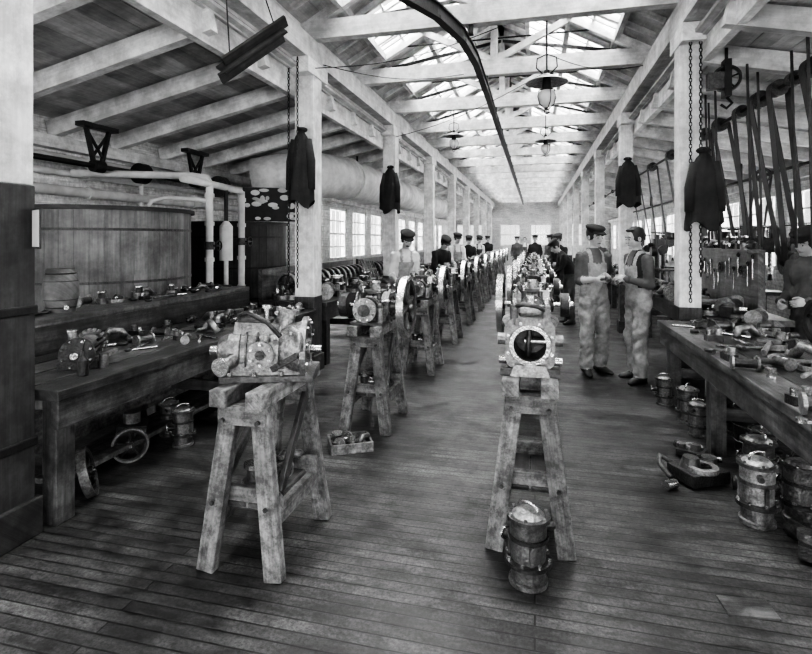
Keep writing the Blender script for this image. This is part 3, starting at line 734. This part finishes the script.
m.cyl(a+(b_-a)*.15,V((-2.6,4.0,3.72)),.006,'iron',seg=6); m.cyl(a+(b_-a)*.9,V((-2.35,4.0,3.98)),.006,'iron',seg=6)
m.build('hanging_trough')
def lamp(loc,top,s_=1):
    m=MB()
    m.cyl((0,0,.12),(0,0,(top-loc[2])/s_),.012,'iron',seg=8)
    m.lathe([(.03,.2),(.06,.17),(.26,.09),(.27,.08),(.26,.08),(.05,.15)],(0,0,0),(0,0,1),'cast',32)
    m.cyl((0,0,.0),(0,0,.14),.06,'iron',.05,18); m.cyl((0,0,.14),(0,0,.24),.035,'iron',seg=14)
    m.lathe([(.05,0),(.095,-.04),(.11,-.1),(.09,-.18),(.04,-.23),(.0,-.235)],(0,0,0),(0,0,1),'globe',24,True)
    m.ring((0,0,-.02),(0,0,1),.1,.008,'iron',24,6)
    for i in range(4):
        a=PI/2*i+.4; m.tube([(.1*math.cos(a),.1*math.sin(a),-.02),(.125*math.cos(a),.125*math.sin(a),-.1),(.1*math.cos(a),.1*math.sin(a),-.19),(.02*math.cos(a),.02*math.sin(a),-.26)],.006,'iron',6)
    m.ring((0,0,-.29),(0,1,0),.03,.006,'iron',14,6); m.cyl((0,0,-.27),(0,0,-.24),.02,'iron',seg=10)
    m.tube([(.05,0,.2),(.13,0,.28),(.12,0,.4),(.0,0,.45)],.01,'iron',6); m.tube([(-.05,0,.2),(-.13,0,.28),(-.12,0,.4),(0,0,.45)],.01,'iron',6)
    m.build('gas_arc_lamp',loc,0,0,s_)
lamp((.14,6.6,3.42),4.9,.95); lamp((.2,10.4,3.42),3.98,.75); lamp((-1.45,9.5,3.42),3.98,.7)
m=MB()
for a,b_ in(((NL+.12,5.7,3.6),(-.4,5.9,3.95)),((.14,6.9,3.96),(NR-.1,7.5,3.9)),((NL+.12,9.4,3.5),(.2,7.7,4.0)),((-2.5,5.9,3.7),(-1.0,7.6,4.0))):
    a=V(a);b_=V(b_); m.tube([a+(b_-a)*t-V((0,0,.12*math.sin(PI*t))) for t in [i/8 for i in range(9)]],.006,'iron',5)
m.build('electric_wires')

# ------------------------------------------------------------------ right side
m=bench('workbench',1.17,2.05,1.2,5.6,.78,-1,[1.4,4.25,5.45])
m.build('workbench',(0,0,0),0,.006)
clutter('engine_parts_pile',1.5,2.0,1.7,5.5,.78,66,51,.9,1.7); clutter('tools_pile',1.22,1.6,2.2,5.3,.78,28,52,.7,1.2,(4,5,6,1,3))
m=MB(); flywheel(m,(0,0,.2),.2,.05,'iron','castd',5,(1,.4,.1)); m.box((.06,.02,.02),(.16,.2,.04),'castd'); m.cyl((.0,.0,.2),(.16,.06,.2),.03,'castd'); m.box((.12,.05,.11),(.05,.1,.18),'castd'); m.build('bench_grinder',(1.98,4.2,.782),0)
m=MB()
m.box((2.1,6.6,1.14),(.04,1.9,.62),'bench')
for y in(5.75,6.6,7.45): m.box((2.14,y,1.12),(.05,.06,.64),'bench')
m.box((2.06,6.6,1.46),(.16,1.9,.03),'bench')
random.seed(5)
for i in range(18):
    m.M=T(2.04,5.72+.1*i,1.475,0,0,random.uniform(0,6),1.2); part(m,random.choice((0,3,8,7)))
for i in range(14):
    m.M=T(2.075,5.75+.125*i,random.uniform(1.05,1.3),0,-PI/2,random.uniform(-.2,.2),.8); part(m,random.choice((4,5,2)))
m.M=Matrix(); m.build('tool_rack')
for i,(a,b_) in enumerate(((5.68,9.3),(9.7,13.0),(13.4,16.8),(17.1,24))):
    m=bench('workbench',1.65,2.4,a,b_,.8,-1,[a+.2,(a+b_)/2,b_-.2]); m.build('workbench'); clutter('engine_parts_pile',1.7,2.0,a+.1,b_-.1,.8,40,60+i,1.2,2.2)
m=MB(); random.seed(9)
m.box((0,0,.06),(.3,.24,.08),'castd',(0,0,.3)); m.cyl((-.05,0,.1),(-.05,0,.17),.07,'castd',.05); m.cyl((.1,.05,.1),(.1,.05,.15),.05,'cast'); m.cyl((-.2,-.1,.03),(-.28,-.14,.03),.03,'steel'); m.cyl((.17,-.1,.05),(.26,-.14,.05),.05,'castd')
m.tube([(-.12,.1,.08),(-.2,.14,.12),(-.24,.04,.1),(-.2,-.04,.04)],.018,'castd'); m.bolts((0,0,.1),(0,0,1),.1,7,.012,.02,'steel')
m.lathe([(.06,-.0),(.1,.0),(.1,.03),(.06,.03)],(0,-.05,.1),(0,0,1),'cast',22)
cm=m.mesh('gearbox_casting'); place(cm,'gearbox_casting',(1.03,3.74,0),.2,.008,.95); place(cm,'gearbox_casting',(1.40,2.95,0),2.4,.008,.85); place(cm,'gearbox_casting',(1.1,4.15,0),2.4,.008,.6)
m=MB(); m.box((0,0,.004),(.2,.12,.008),'bench'); m.build('floor_plate',(.88,2.5,0),.1)
def pulley(m,c,r,w,mat='castd'):
    m.lathe([(r-.012,-w/2),(r,-w/2),(r+.004,0),(r,w/2),(r-.012,w/2),(r-.012,-w/2)],c,(0,1,0),mat,28)
    for i in range(5):
        a=2*PI*i/5; m.beam(c,(c[0]+math.cos(a)*r*.97,c[1],c[2]+math.sin(a)*r*.97),.02,.03,mat)
    m.cyl((c[0],c[1]-w*.6,c[2]),(c[0],c[1]+w*.6,c[2]),.04,mat,seg=14)
m=MB(); sx,sz=2.42,3.12
m.cyl((sx,1,sz),(sx,30,sz),.022,'iron',seg=12)
y=2.1+.925
while y<30:
    m.box((sx,y,sz+.05),(.07,.06,.12),'iron'); m.cyl((sx,y-.06,sz),(sx,y+.06,sz),.045,'iron'); y+=1.85
tops=[(4.45,.065),(4.75,.08),(5.05,.07),(5.4,.085),(5.75,.07),(6.1,.08),(6.55,.09),(7.1,.07),(7.8,.09),(8.5,.09),(9.1,.08),(10.4,.09),(12,.09),(14,.09)]
for y,r in tops: m.cyl((sx,y-.05,sz),(sx,y+.05,sz),r,'castd',seg=22)
m.build('line_shaft')
m=MB(); cx,cz=3.6,2.62
m.cyl((cx,5,cz),(cx,24,cz),.025,'iron',seg=12)
for y in(7.0,9.6,12): pulley(m,(cx,y,cz),.11,.09)
for y in (5.2,7.6,10.6,14.3,18,22): m.box((cx,y,cz+.2),(.07,.06,.32),'iron')
m.build('countershaft')
def belt(y,c0,r0,c1,r1,w=.08,dy=0):
    m=MB(); a=V((c0[0],y,c0[1]));b_=V((c1[0],y+dy,c1[1])); d=(b_-a); d.normalize(); n=V((-d.z,0,d.x)).normalized()
    for s_ in(-1,1): m.beam(a+n*s_*(r0+.006),b_+n*s_*(r1+.006),w,.008,'belt',n)
    for c,r,sg in((a,r0,-1),(b_,r1,1)):
        vs=[]
        for i in range(13):
            an=-PI/2+PI*i/12; p=c+(d*sg*math.cos(an)+n*math.sin(an))*(r+.006); vs+=[p-V((0,w/2,0)),p+V((0,w/2,0))]
        m.add(vs,[(2*i,2*i+1,2*i+3,2*i+2) for i in range(12)],'belt',True)
    m.cyl(b_-V((0,.05,0)),b_+V((0,.05,0)),r1,'castd',seg=18)
    m.build('drive_belt')
for y,r in tops:
    if y not in(5.75,): belt(y,(sx,sz),r,(2.66+.08*math.sin(y*5),1.36),r,.12,.05)
for y in (7.0,9.6): belt(y,(cx,cz),.11,(3.45,1.3),.1)
m=MB()
for x,y in((2.2,5.0),(2.25,5.4),(2.75,5.2),(2.9,6.2),(1.9,6.3),(2.1,7.2),(2.2,6.0),(2.0,5.7),(1.95,6.8)):
    m.tube([(x,y,3.28),(x+.02,y,2.4),(x+.05,y+.03,1.5)],.012,'rope',6)
m.build('hanging_ropes')
m=MB()
m.box((0,0,.04),(.5,.6,.08),'iron'); m.cyl((0,.1,.08),(0,.1,1.7),.055,'castd',seg=18); m.box((0,-.08,.85),(.36,.36,.05),'castd'); m.cyl((0,-.05,.08),(0,-.05,.83),.03,'steel'); m.cyl((0,.1,.78),(0,.1,.9),.08,'castd')
m.box((0,.02,1.5),(.14,.34,.2),'castd'); m.cyl((0,-.12,1.1),(0,-.12,1.75),.03,'steel'); m.cyl((0,-.12,1.02),(0,-.12,1.12),.035,'iron',.02); m.cyl((0,.25,1.75),(0,-.2,1.75),.02,'steel')
flywheel(m,(.14,-.02,1.5),.14,.02,'iron','steel',5); m.cyl((0,-.2,1.66),(0,-.1,1.66),.1,'castd'); m.cyl((0,.14,1.3),(0,.24,1.3),.13,'castd',seg=20); m.cyl((0,.12,1.45),(0,.3,1.45),.05,'iron')
dp=m.mesh('drill_press')
for x,y,r in((3.0,6.85,1.6),(3.0,8.1,1.5),(2.95,8.95,1.6),(3.5,7.5,1.4),(3.4,9.8,1.5),(2.95,11,1.6),(3.3,12.4,1.5),(2.95,13.6,1.6),(3.3,5.6,1.5),(3.4,15,1.5),(2.95,16.5,1.5),(2.9,4.4,1.6)):
    place(dp,'drill_press',(x,y,0),r,.004)
m=MB(); m.box((0,0,1.0),(.06,.9,2.0),'dkwood'); m.box((.0,0,2.03),(.14,.96,.06),'dkwood'); m.box((0,-.42,1),(.09,.06,2),'bench'); m.box((0,.42,1),(.09,.06,2),'bench')
for z in (.7,1.2,1.65): m.box((-.08,0,z),(.14,.8,.03),'bench')
m.build('storage_cupboard',(4.2,6.4,0))
m=MB(); m.box((0,0,0),(.12,.006,.19),'paper'); m.box((0,.006,0),(.14,.008,.21),'dkwood'); m.build('paper_notice',(NL+.13,2.16,1.63),-.5)
m=MB(); m.cyl((0,0,0),(0,-.03,0),.04,'steel',seg=20); m.cyl((0,-.03,0),(0,-.034,0),.034,'paper',seg=20); m.box((0,0,.08),(.03,.04,.1),'iron'); m.tube([(-.02,0,-.03),(-.05,-.02,-.1),(0,-.02,-.15),(.05,-.02,-.1),(.03,0,-.03)],.005,'steel'); m.build('pressure_gauge',(NL-.02,2.1-.125,1.58))
m=MB(); m.box((-.02,-.02,0),(.34,.16,.03),'dkwood'); m.box((0,.04,-.07),(.04,.04,.12),'dkwood')
m.M=T(-.05,-.03,.015); part(m,0); m.M=T(.08,-.03,.015); part(m,3); m.M=Matrix()
m.build('post_shelf',(NL-.03,2.1-.2,1.76))

# ------------------------------------------------------------------ people
def ringpts(c,u,v,ru,rv,n=16): return [c+u*math.cos(2*PI*i/n)*ru+v*math.sin(2*PI*i/n)*rv for i in range(n)]
def geo_loft(rings):
    n=len(rings[0]); vs=[p for r in rings for p in r]; fs=[]
    for j in range(len(rings)-1):
        for i in range(n):
            k=(i+1)%n; fs.append((j*n+i,j*n+k,(j+1)*n+k,(j+1)*n+i))
    fs.append(tuple(range(n))[::-1]); fs.append(tuple(range((len(rings)-1)*n,len(rings)*n)))
    return vs,fs
def geo_caps(p0,p1,r0,r1,n=14):
    p0=V(p0);p1=V(p1);u,w,ax=basis(p1-p0); rings=[]
    for a in(-80,-50,-20): a=math.radians(a); rings.append(ringpts(p0+ax*r0*math.sin(a),u,w,r0*math.cos(a),r0*math.cos(a),n))
    for a in(20,50,80): a=math.radians(a); rings.append(ringpts(p1+ax*r1*math.sin(a),u,w,r1*math.cos(a),r1*math.cos(a),n))
    return geo_loft(rings)
def geo_ell(c,rx,ry,rz,n=18):
    c=V(c); rings=[]
    for j in range(1,12):
        ph=-PI/2+PI*j/12; rings.append(ringpts(c+V((0,0,rz*math.sin(ph))),V((1,0,0)),V((0,1,0)),rx*math.cos(ph),ry*math.cos(ph),n))
    return geo_loft(rings)
def remesh(geos,voxel,sm_it):
    vs=[];fs=[]
    for v,f in geos:
        o=len(vs); vs+=[tuple(p) for p in v]; fs+=[tuple(i+o for i in q) for q in f]
    me=bpy.data.meshes.new('tmp'); me.from_pydata(vs,[],fs); ob=bpy.data.objects.new('tmp',me); bpy.context.scene.collection.objects.link(ob)
    r=ob.modifiers.new('r','REMESH'); r.mode='VOXEL'; r.voxel_size=voxel
    s_=ob.modifiers.new('s','SMOOTH'); s_.factor=.5; s_.iterations=sm_it
    dg=bpy.context.evaluated_depsgraph_get(); dg.update()
    ev=ob.evaluated_get(dg); me2=ev.to_mesh()
    n=len(me2.vertices); co=np.empty(n*3); me2.vertices.foreach_get('co',co); co=co.reshape(-1,3)
    faces=[tuple(p.vertices) for p in me2.polygons]
    ev.to_mesh_clear(); bpy.data.objects.remove(ob); bpy.data.meshes.remove(me)
    return co,faces
def segd(P,a,b,r0,r1):
    a=np.array(a);b=np.array(b);d=b-a;t=np.clip(((P-a)@d)/(d@d),0,1); q=a+t[:,None]*d
    return np.linalg.norm(P-q,axis=1)-(r0+(r1-r0)*t)
def ik(S,Tg,l1,l2,pole):
    S=V(S);Tg=V(Tg);d=Tg-S;L=min(d.length,(l1+l2)*.995);dn=d.normalized(); Tg=S+dn*L
    a=(l1*l1-l2*l2+L*L)/(2*L);h=math.sqrt(max(l1*l1-a*a,0)); p=V(pole); p=(p-dn*p.dot(dn)).normalized()
    return S+dn*a+p*h,Tg
def hand(m,wr,fd,palmn,side,curl=.7,bend=None):
    fd=V(fd).normalized();pn=V(palmn);pn=(pn-fd*pn.dot(fd)).normalized();lat=fd.cross(pn).normalized()*side
    rings=[]
    for t,w,th in((-.02,.026,.022),(.0,.03,.02),(.03,.04,.018),(.07,.043,.017),(.095,.036,.012)):
        rings.append([V(wr)+fd*t+lat*math.cos(2*PI*i/12)*w+pn*math.sin(2*PI*i/12)*th for i in range(12)])
    vs,fs=geo_loft(rings); m.add([bend(p) for p in vs],fs,'skin',True)
    lens=[.078,.086,.08,.062]
    for k in range(4):
        base=V(wr)+fd*.085+lat*(.03-.02*k); pts=[base]; ang=.25; p=base; L=lens[k]
        for q,fr in enumerate((.45,.32,.23)):
            ang+=curl*(.6 if q==0 else .9); dd=fd*math.cos(ang)+pn*math.sin(ang); p=p+dd*L*fr; pts.append(p)
        m.tube([bend(q) for q in pts],[.0095,.009,.008,.006],'skin',8)
    tb=V(wr)+fd*.025+lat*.03; p1=tb+(lat*.7+fd*.6+pn*.5).normalized()*.038; p2=p1+(fd*.8+pn*.6+lat*.1).normalized()*.03; p3=p2+(fd*.8+pn*.6-lat*.2).normalized()*.022
    m.tube([bend(q) for q in (tb,p1,p2,p3)],[.014,.011,.010,.007],'skin',8)
def person(pos,face,h=1.72,shirt='shirt',pants='overall',bib=True,cap=True,rolled=True,R=(.12,.3,1.08),L=(-.12,.3,1.08),lean=0,hy=0,hp=0,vox=.013,vest=None,stance=.11,item=None,mous=False,step=.0,hair='hair'):
    hip=[V((.085,0,.9)),V((-.085,0,.9))]; ank=[V((stance,step,.09)),V((-stance,-step,.09))]
    kne=[(hip[0]+ank[0])/2+V((.01,.03,0)),(hip[1]+ank[1])/2+V((-.01,.03,0))]
    sh=[V((.168,-.005,1.375)),V((-.168,-.005,1.375))]
    tg=[V(R),V(L)]; arms=[]
    for i in(0,1):
        e,w=ik(sh[i],tg[i],.285,.25,(.35 if i==0 else -.35,-.7,-.8)); arms.append((sh[i],e,w))
    X,Yv,Z=V((1,0,0)),V((0,1,0)),V((0,0,1))
    geos=[]
    rg=[(.80,.13,.09),(.86,.165,.12),(.95,.172,.126),(1.05,.160,.118),(1.15,.165,.118),(1.27,.178,.122),(1.35,.178,.112),(1.40,.160,.095),(1.435,.11,.078),(1.47,.065,.062)]
    geos.append(geo_loft([ringpts(V((0,.0 if z<1.3 else -.01,z)),X,Yv,a,b_,20) for z,a,b_ in rg]))
    geos.append(geo_caps((0,-.01,1.42),(0,.01,1.54),.058,.052))
    for i in(0,1):
        s_=1 if i==0 else -1
        geos+= [geo_caps(hip[i],kne[i],.105,.086),geo_caps(kne[i],ank[i]+V((0,0,.0)),.086,.08)]
        a=ank[i]; rr=[]
        for t,ww,hh in((-.085,.03,.03),(-.07,.038,.045),(0,.042,.055),(.07,.046,.04),(.13,.047,.03),(.17,.038,.024),(.19,.02,.015)):
            rr.append([V((a.x+math.cos(2*PI*k/12)*ww+s_*t*.25,a.y+t,max(0.002,hh+math.sin(2*PI*k/12)*hh))) for k in range(12)])
        geos.append(geo_loft(rr))
        S,E,W=arms[i]
        geos+= [geo_caps(S,E,.062,.052),geo_caps(E,W,.045 if rolled else .051,.031 if rolled else .04)]
    co,faces=remesh(geos,vox,3)
    C=np.array([co[list(f)].mean(0) for f in faces])
    D=[];names=[]
    D.append(segd(C,(0,0,.9),(0,0,1.34),.16,.16)); names.append('torso')
    D.append(segd(C,(0,0,1.475),(0,.012,1.6),.058,.05)-.004); names.append('neck')
    for i in(0,1):
        D.append(segd(C,hip[i],kne[i],.1,.083)); names.append('leg'); D.append(segd(C,kne[i],ank[i]+V((0,0,.02)),.083,.078)); names.append('leg')
        a=ank[i]; D.append(segd(C,(a.x,a.y-.05,.04),(a.x,a.y+.17,.03),.04,.035)); names.append('shoe')
        S,E,W=arms[i]; D.append(segd(C,S,E,.07,.055)); names.append('ua')
        E2=E+(W-E)*.12 if rolled else E
        D.append(segd(C,E2,W,.05,.032)); names.append('fa')
    idx=np.argmin(np.array(D),0)
    lr=math.radians(lean)
    def bend(p):
        p=V(p)
        if p.z<.86: return p
        t=min(max((p.z-.86)/.45,0),1); a=lr*t
        q=p-V((0,0,.9)); c,s_=math.cos(a),math.sin(a)
        return V((q.x,q.y*c+q.z*s_,q.z*c-q.y*s_))+V((0,0,.9))-V((0,.12*math.sin(lr)*t,0))
    m=MB(); k=h/1.72; m.M=Matrix.Scale(k,4); bv=[]
    for c in co:
        z=c[2]
        n_=(noise.noise(V((c[0]*8+pos[0],c[1]*8+z*5,z*9+c[0]*8)))*.017+noise.noise(V((c[0]*20,c[1]*20,z*26+c[0]*20)))*.007)*(1.3 if z<.9 else 1)
        r=V((c[0]-(.09 if c[0]>0 else -.09)*(1 if z<.85 else 0),c[1],0)); p=V(c)
        if z<1.40 and z>.1: p=p+(r.normalized() if r.length>1e-4 else r)*n_
        bv.append(bend(p))
    mid=[]
    for j,nm in enumerate(idx):
        nm=names[nm]; x,y,z=C[j]
        if nm=='shoe' : mt='shoe'
        elif nm=='leg': mt=pants if z>.075 else 'shoe'
        elif nm=='neck': mt='skin' if z>1.445 else shirt
        elif nm=='fa': mt='skin' if rolled else shirt
        elif nm=='ua': mt=shirt
        else:
            mt=shirt
            if vest and abs(x)<.19: mt=vest if not (y>0 and abs(x)<.04 and z>1.25) else shirt
            if z<.99: mt=pants
            if bib:
                if y>0 and abs(x)<.115 and z<1.30: mt=pants
                if z<1.06: mt=pants
                if .06<abs(x)<.1 and z<1.47: mt=pants
        mid.append(m.mi(mt))
    m.v=[tuple((m.M@p)) for p in bv]; m.uv=[(c[0]+c[1],c[2]) for c in co]; m.f=list(faces); m.m=mid; m.sm=[True]*len(faces); m.t=[.5]*len(faces)
    hg=[geo_ell((0,-.008,1.622),.074,.094,.094),geo_ell((0,.022,1.565),.058,.066,.07),geo_caps((0,.0,1.47),(0,.0,1.56),.052,.05),
        geo_caps((0,.082,1.612),(0,.104,1.578),.009,.0145,10),geo_caps((-.03,.072,1.634),(.03,.072,1.634),.014,.014,8),geo_caps((-.012,.070,1.516),(.012,.070,1.516),.016,.016,8),
        geo_ell((.038,.05,1.578),.022,.026,.026,10),geo_ell((-.038,.05,1.578),.022,.026,.026,10),geo_caps((-.012,.08,1.548),(.012,.08,1.548),.011,.011,8)]
    hv=vox<.02
    hc,hf=remesh(hg,.006 if hv else .01,2 if hv else 1)
    HS=Matrix.Translation((0,0,1.5))@Matrix.Scale(1.06,4)@Matrix.Translation((0,0,-1.5))
    Rh=Matrix.Translation((0,0,1.5))@Matrix.Rotation(math.radians(hy),4,'Z')@Matrix.Rotation(math.radians(hp),4,'X')@Matrix.Translation((0,0,-1.5))@HS
    def hb(p): return bend(Rh@V(p))
    m.add([hb(p) for p in hc],hf,'skin',True,None,.5)
    sub=MB()
    for s_ in(-1,1):
        sub.ball((s_*.030,.076,1.608),.0125,'eyew',10,(1.2,.7,.7)); sub.ball((s_*.030,.0835,1.608),.0065,'hair',8)
        sub.tube([(s_*.014,.088,1.632),(s_*.032,.087,1.638),(s_*.052,.074,1.63)],.0045,'hair',6)
        sub.ball((s_*.076,-.005,1.598),.03,'skin',12,(.35,.65,1.05)); sub.ball((s_*.083,-.002,1.60),.015,'lip',8,(.25,.55,1))
    sub.tube([(-.024,.084,1.547),(0,.093,1.549),(.024,.084,1.547)],[.003,.0055,.003],'lip',6)
    if mous: sub.tube([(-.03,.085,1.556),(0,.097,1.562),(.03,.085,1.556)],[.006,.01,.006],hair,8)
    sub.lathe([(.0,.102),(.03,.099),(.058,.088),(.078,.062),(.086,.03),(.086,-.01),(.078,-.045),(.066,-.065)],(0,-.016,1.630),(0,-.34,1),hair,20,True)
    sub.ball((0,.03,1.700),.05,hair,12,(1.15,1.0,.42))
    if cap:
        ck='dkcloth' if cap is True else cap
        sub.lathe([(.082,-.02),(.090,.0),(.106,.022),(.110,.036),(.098,.050),(.05,.06),(0,.062)],(0,-.012,1.675),(0,.10,1),ck,24,True)
        vs=[];fs=[]
        for j,(q,dz) in enumerate(((.0,0),(.5,-.006),(1,-.02))):
            for i in range(11):
                a=math.radians(25+13*i); rr=.084+.05*q*math.sin(PI*i/10); vs.append((rr*math.cos(a)*.95,rr*math.sin(a)+.005,1.668+dz))
        for j in range(2):
            for i in range(10): fs.append((j*11+i,j*11+i+1,(j+1)*11+i+1,(j+1)*11+i))
        vs2=[(p[0],p[1],p[2]+.008) for p in vs]; sub.add(vs+vs2,fs+[tuple(x+33 for x in f) for f in fs]+[(22+i,23+i,56+i,55+i) for i in range(10)],ck,True)
    o=len(m.v)
    for p in sub.v: q=m.M@hb(p); m.v.append(tuple(q))
    m.uv+=sub.uv; m.t+=sub.t; m.sm+=sub.sm
    m.f=list(m.f)+[tuple(i+o for i in f) for f in sub.f]
    inv={v:k_ for k_,v in M.items()}
    mm=[m.mi(inv[x]) for x in sub.mats]; m.m+=[mm[x] for x in sub.m]
    for i in(0,1):
        S,E,W=arms[i]; fd=(W-E).normalized(); inward=V((-1 if i==0 else 1,.1,-.3))
        fd2=(fd+V((-.25 if i==0 else .25,.1,0))).normalized()
        lat=fd2.cross((inward-fd2*inward.dot(fd2)).normalized()); sd=1 if lat.z>0 else -1
        hand(m,W,fd2,inward,sd,.75,bend)
        if rolled: m.tube([bend(E+(W-E)*.06),bend(E+(W-E)*.13),bend(E+(W-E)*.24)],[.048,.055,.051],shirt,14)
        else: m.tube([bend(W-fd*.03),bend(W+fd*.002)],[.043,.04],shirt,12)
    if item:
        c=(arms[0][2]+arms[1][2])/2+V((0,.085,.0)); c=bend(c)
        m.cyl(c-V((.08,0,-.0)),c+V((.08,0,0)),.018,'steel',seg=12); m.cyl(c-V((.02,0,0)),c+V((.02,0,0)),.035,'cast',seg=14)
    me=m.mesh('factory_worker'); return place(me,'factory_worker',(pos[0],pos[1],0),math.radians(face))
DN=((.22,.05,.9),(-.22,.05,.9))
person((.67,6.49),203,1.72,'shirtm','overall',True,True,True,(.07,.20,1.12),(-.09,.19,1.14),0,12,-12,item=True,step=.04)
person((1.12,6.27),116,1.70,'shirtm','overall',True,False,False,(.08,.2,1.13),(-.1,.21,1.16),2,-5,-10,item=True,vest='dkcloth',step=-.05)
person((-1.88,7.4),215,1.70,'shirt','overall',True,'dkcloth',True,(.16,.26,.98),(-.16,.28,.98),12,0,-14,vox=.015,mous=True)
person((-1.88,10.2),225,1.68,'dkcloth','overdark',False,True,False,(.15,.36,1.0),(-.1,.36,1.0),22,0,-15,vox=.02)
person((-1.88,12.6),215,1.72,'shirt','overall',True,True,True,(.15,.33,1.0),(-.15,.33,1.0),8,0,-10,vox=.022)
person((-1.9,15.2),200,1.68,'dkcloth','overdark',False,True,False,(.15,.33,1.0),(-.15,.33,1.0),10,0,-10,vox=.025)
person((-1.88,17.6),215,1.70,'shirt','overdark',True,True,True,(.15,.33,1.0),(-.15,.33,1.0),10,0,-10,vox=.03)
person((-1.9,21.5),200,1.72,'dkcloth','overdark',False,True,False,vox=.03,lean=6)
person((-.72,22),180,1.70,'shirtm','overdark',True,True,False,*DN,vox=.03)
person((.64,10.2),100,1.64,'dkcloth','overdark',False,True,False,(.12,.4,1.05),(-.12,.4,1.05),28,0,-10,vox=.02)
person((.58,12.9),150,1.70,'dkcloth','overdark',False,True,False,(.12,.35,1.05),(-.12,.35,1.05),8,0,-10,vox=.022)
person((.5,16.8),140,1.72,'shirtm','overdark',True,True,False,lean=6,vox=.03)
person((0,19.0),180,1.72,'dkcloth','overdark',False,True,False,*DN,vox=.03)
person((-.45,24.0),180,1.68,'shirt','overdark',True,False,False,*DN,vox=.03)
person((2.56,5.74),125,1.66,'shirtm','overdark',False,True,False,(.15,.24,1.02),(-.1,.24,1.05),8,0,-12,vox=.015)
person((1.25,11.5),180,1.70,'shirtm','overdark',True,True,False,*DN,vox=.025)

# ------------------------------------------------------------------ lights
def area(name,loc,rot,sx_,sy_,power):
    l=bpy.data.lights.new(name,'AREA'); l.shape='RECTANGLE'; l.size=sx_; l.size_y=sy_; l.energy=power; l.color=(1,1,1)
    o=bpy.data.objects.new(name,l); o.location=loc; o.rotation_euler=rot; bpy.context.scene.collection.objects.link(o)
yc=(Y0+Y1)/2
area('daylight_skylight',(RX,yc,6.6),(0,0,0),5.0,40,17500)
area('daylight_windows_left',(XL-1.0,yc,2.4),(0,-PI/2,0),2.6,40,4400)
area('daylight_windows_right',(XR+1.0,yc,2.4),(0,PI/2,0),2.6,40,4400)
area('front_fill_back',((XL+XR)/2,Y0-1.2,2.4),(PI/2,0,0),9.5,3,1900)  # added front fill behind the camera, entering through the unseen back openings
area('daylight_windows_far',((XL+XR)/2,Y1+1.2,2.2),(-PI/2,0,0),9.5,3,900)
w=bpy.data.worlds.new('World'); bpy.context.scene.world=w; w.use_nodes=True
w.node_tree.nodes['Background'].inputs[0].default_value=(1,1,1,1); w.node_tree.nodes['Background'].inputs[1].default_value=1.2

# ------------------------------------------------------------------ camera
cam=bpy.data.cameras.new('camera'); co_=bpy.data.objects.new('camera',cam); bpy.context.scene.collection.objects.link(co_)
co_.location=(0,0,1.57); co_.rotation_euler=(PI/2,0,math.atan(129/520)); cam.sensor_width=36; cam.lens=520/812*36; cam.shift_y=-87/812; cam.clip_start=.05; cam.clip_end=200
bpy.context.scene.camera=co_
vs_=bpy.context.scene.view_settings
vs_.view_transform='AgX'
try: vs_.look='AgX - High Contrast'
except Exception: pass
vs_.exposure=0.58
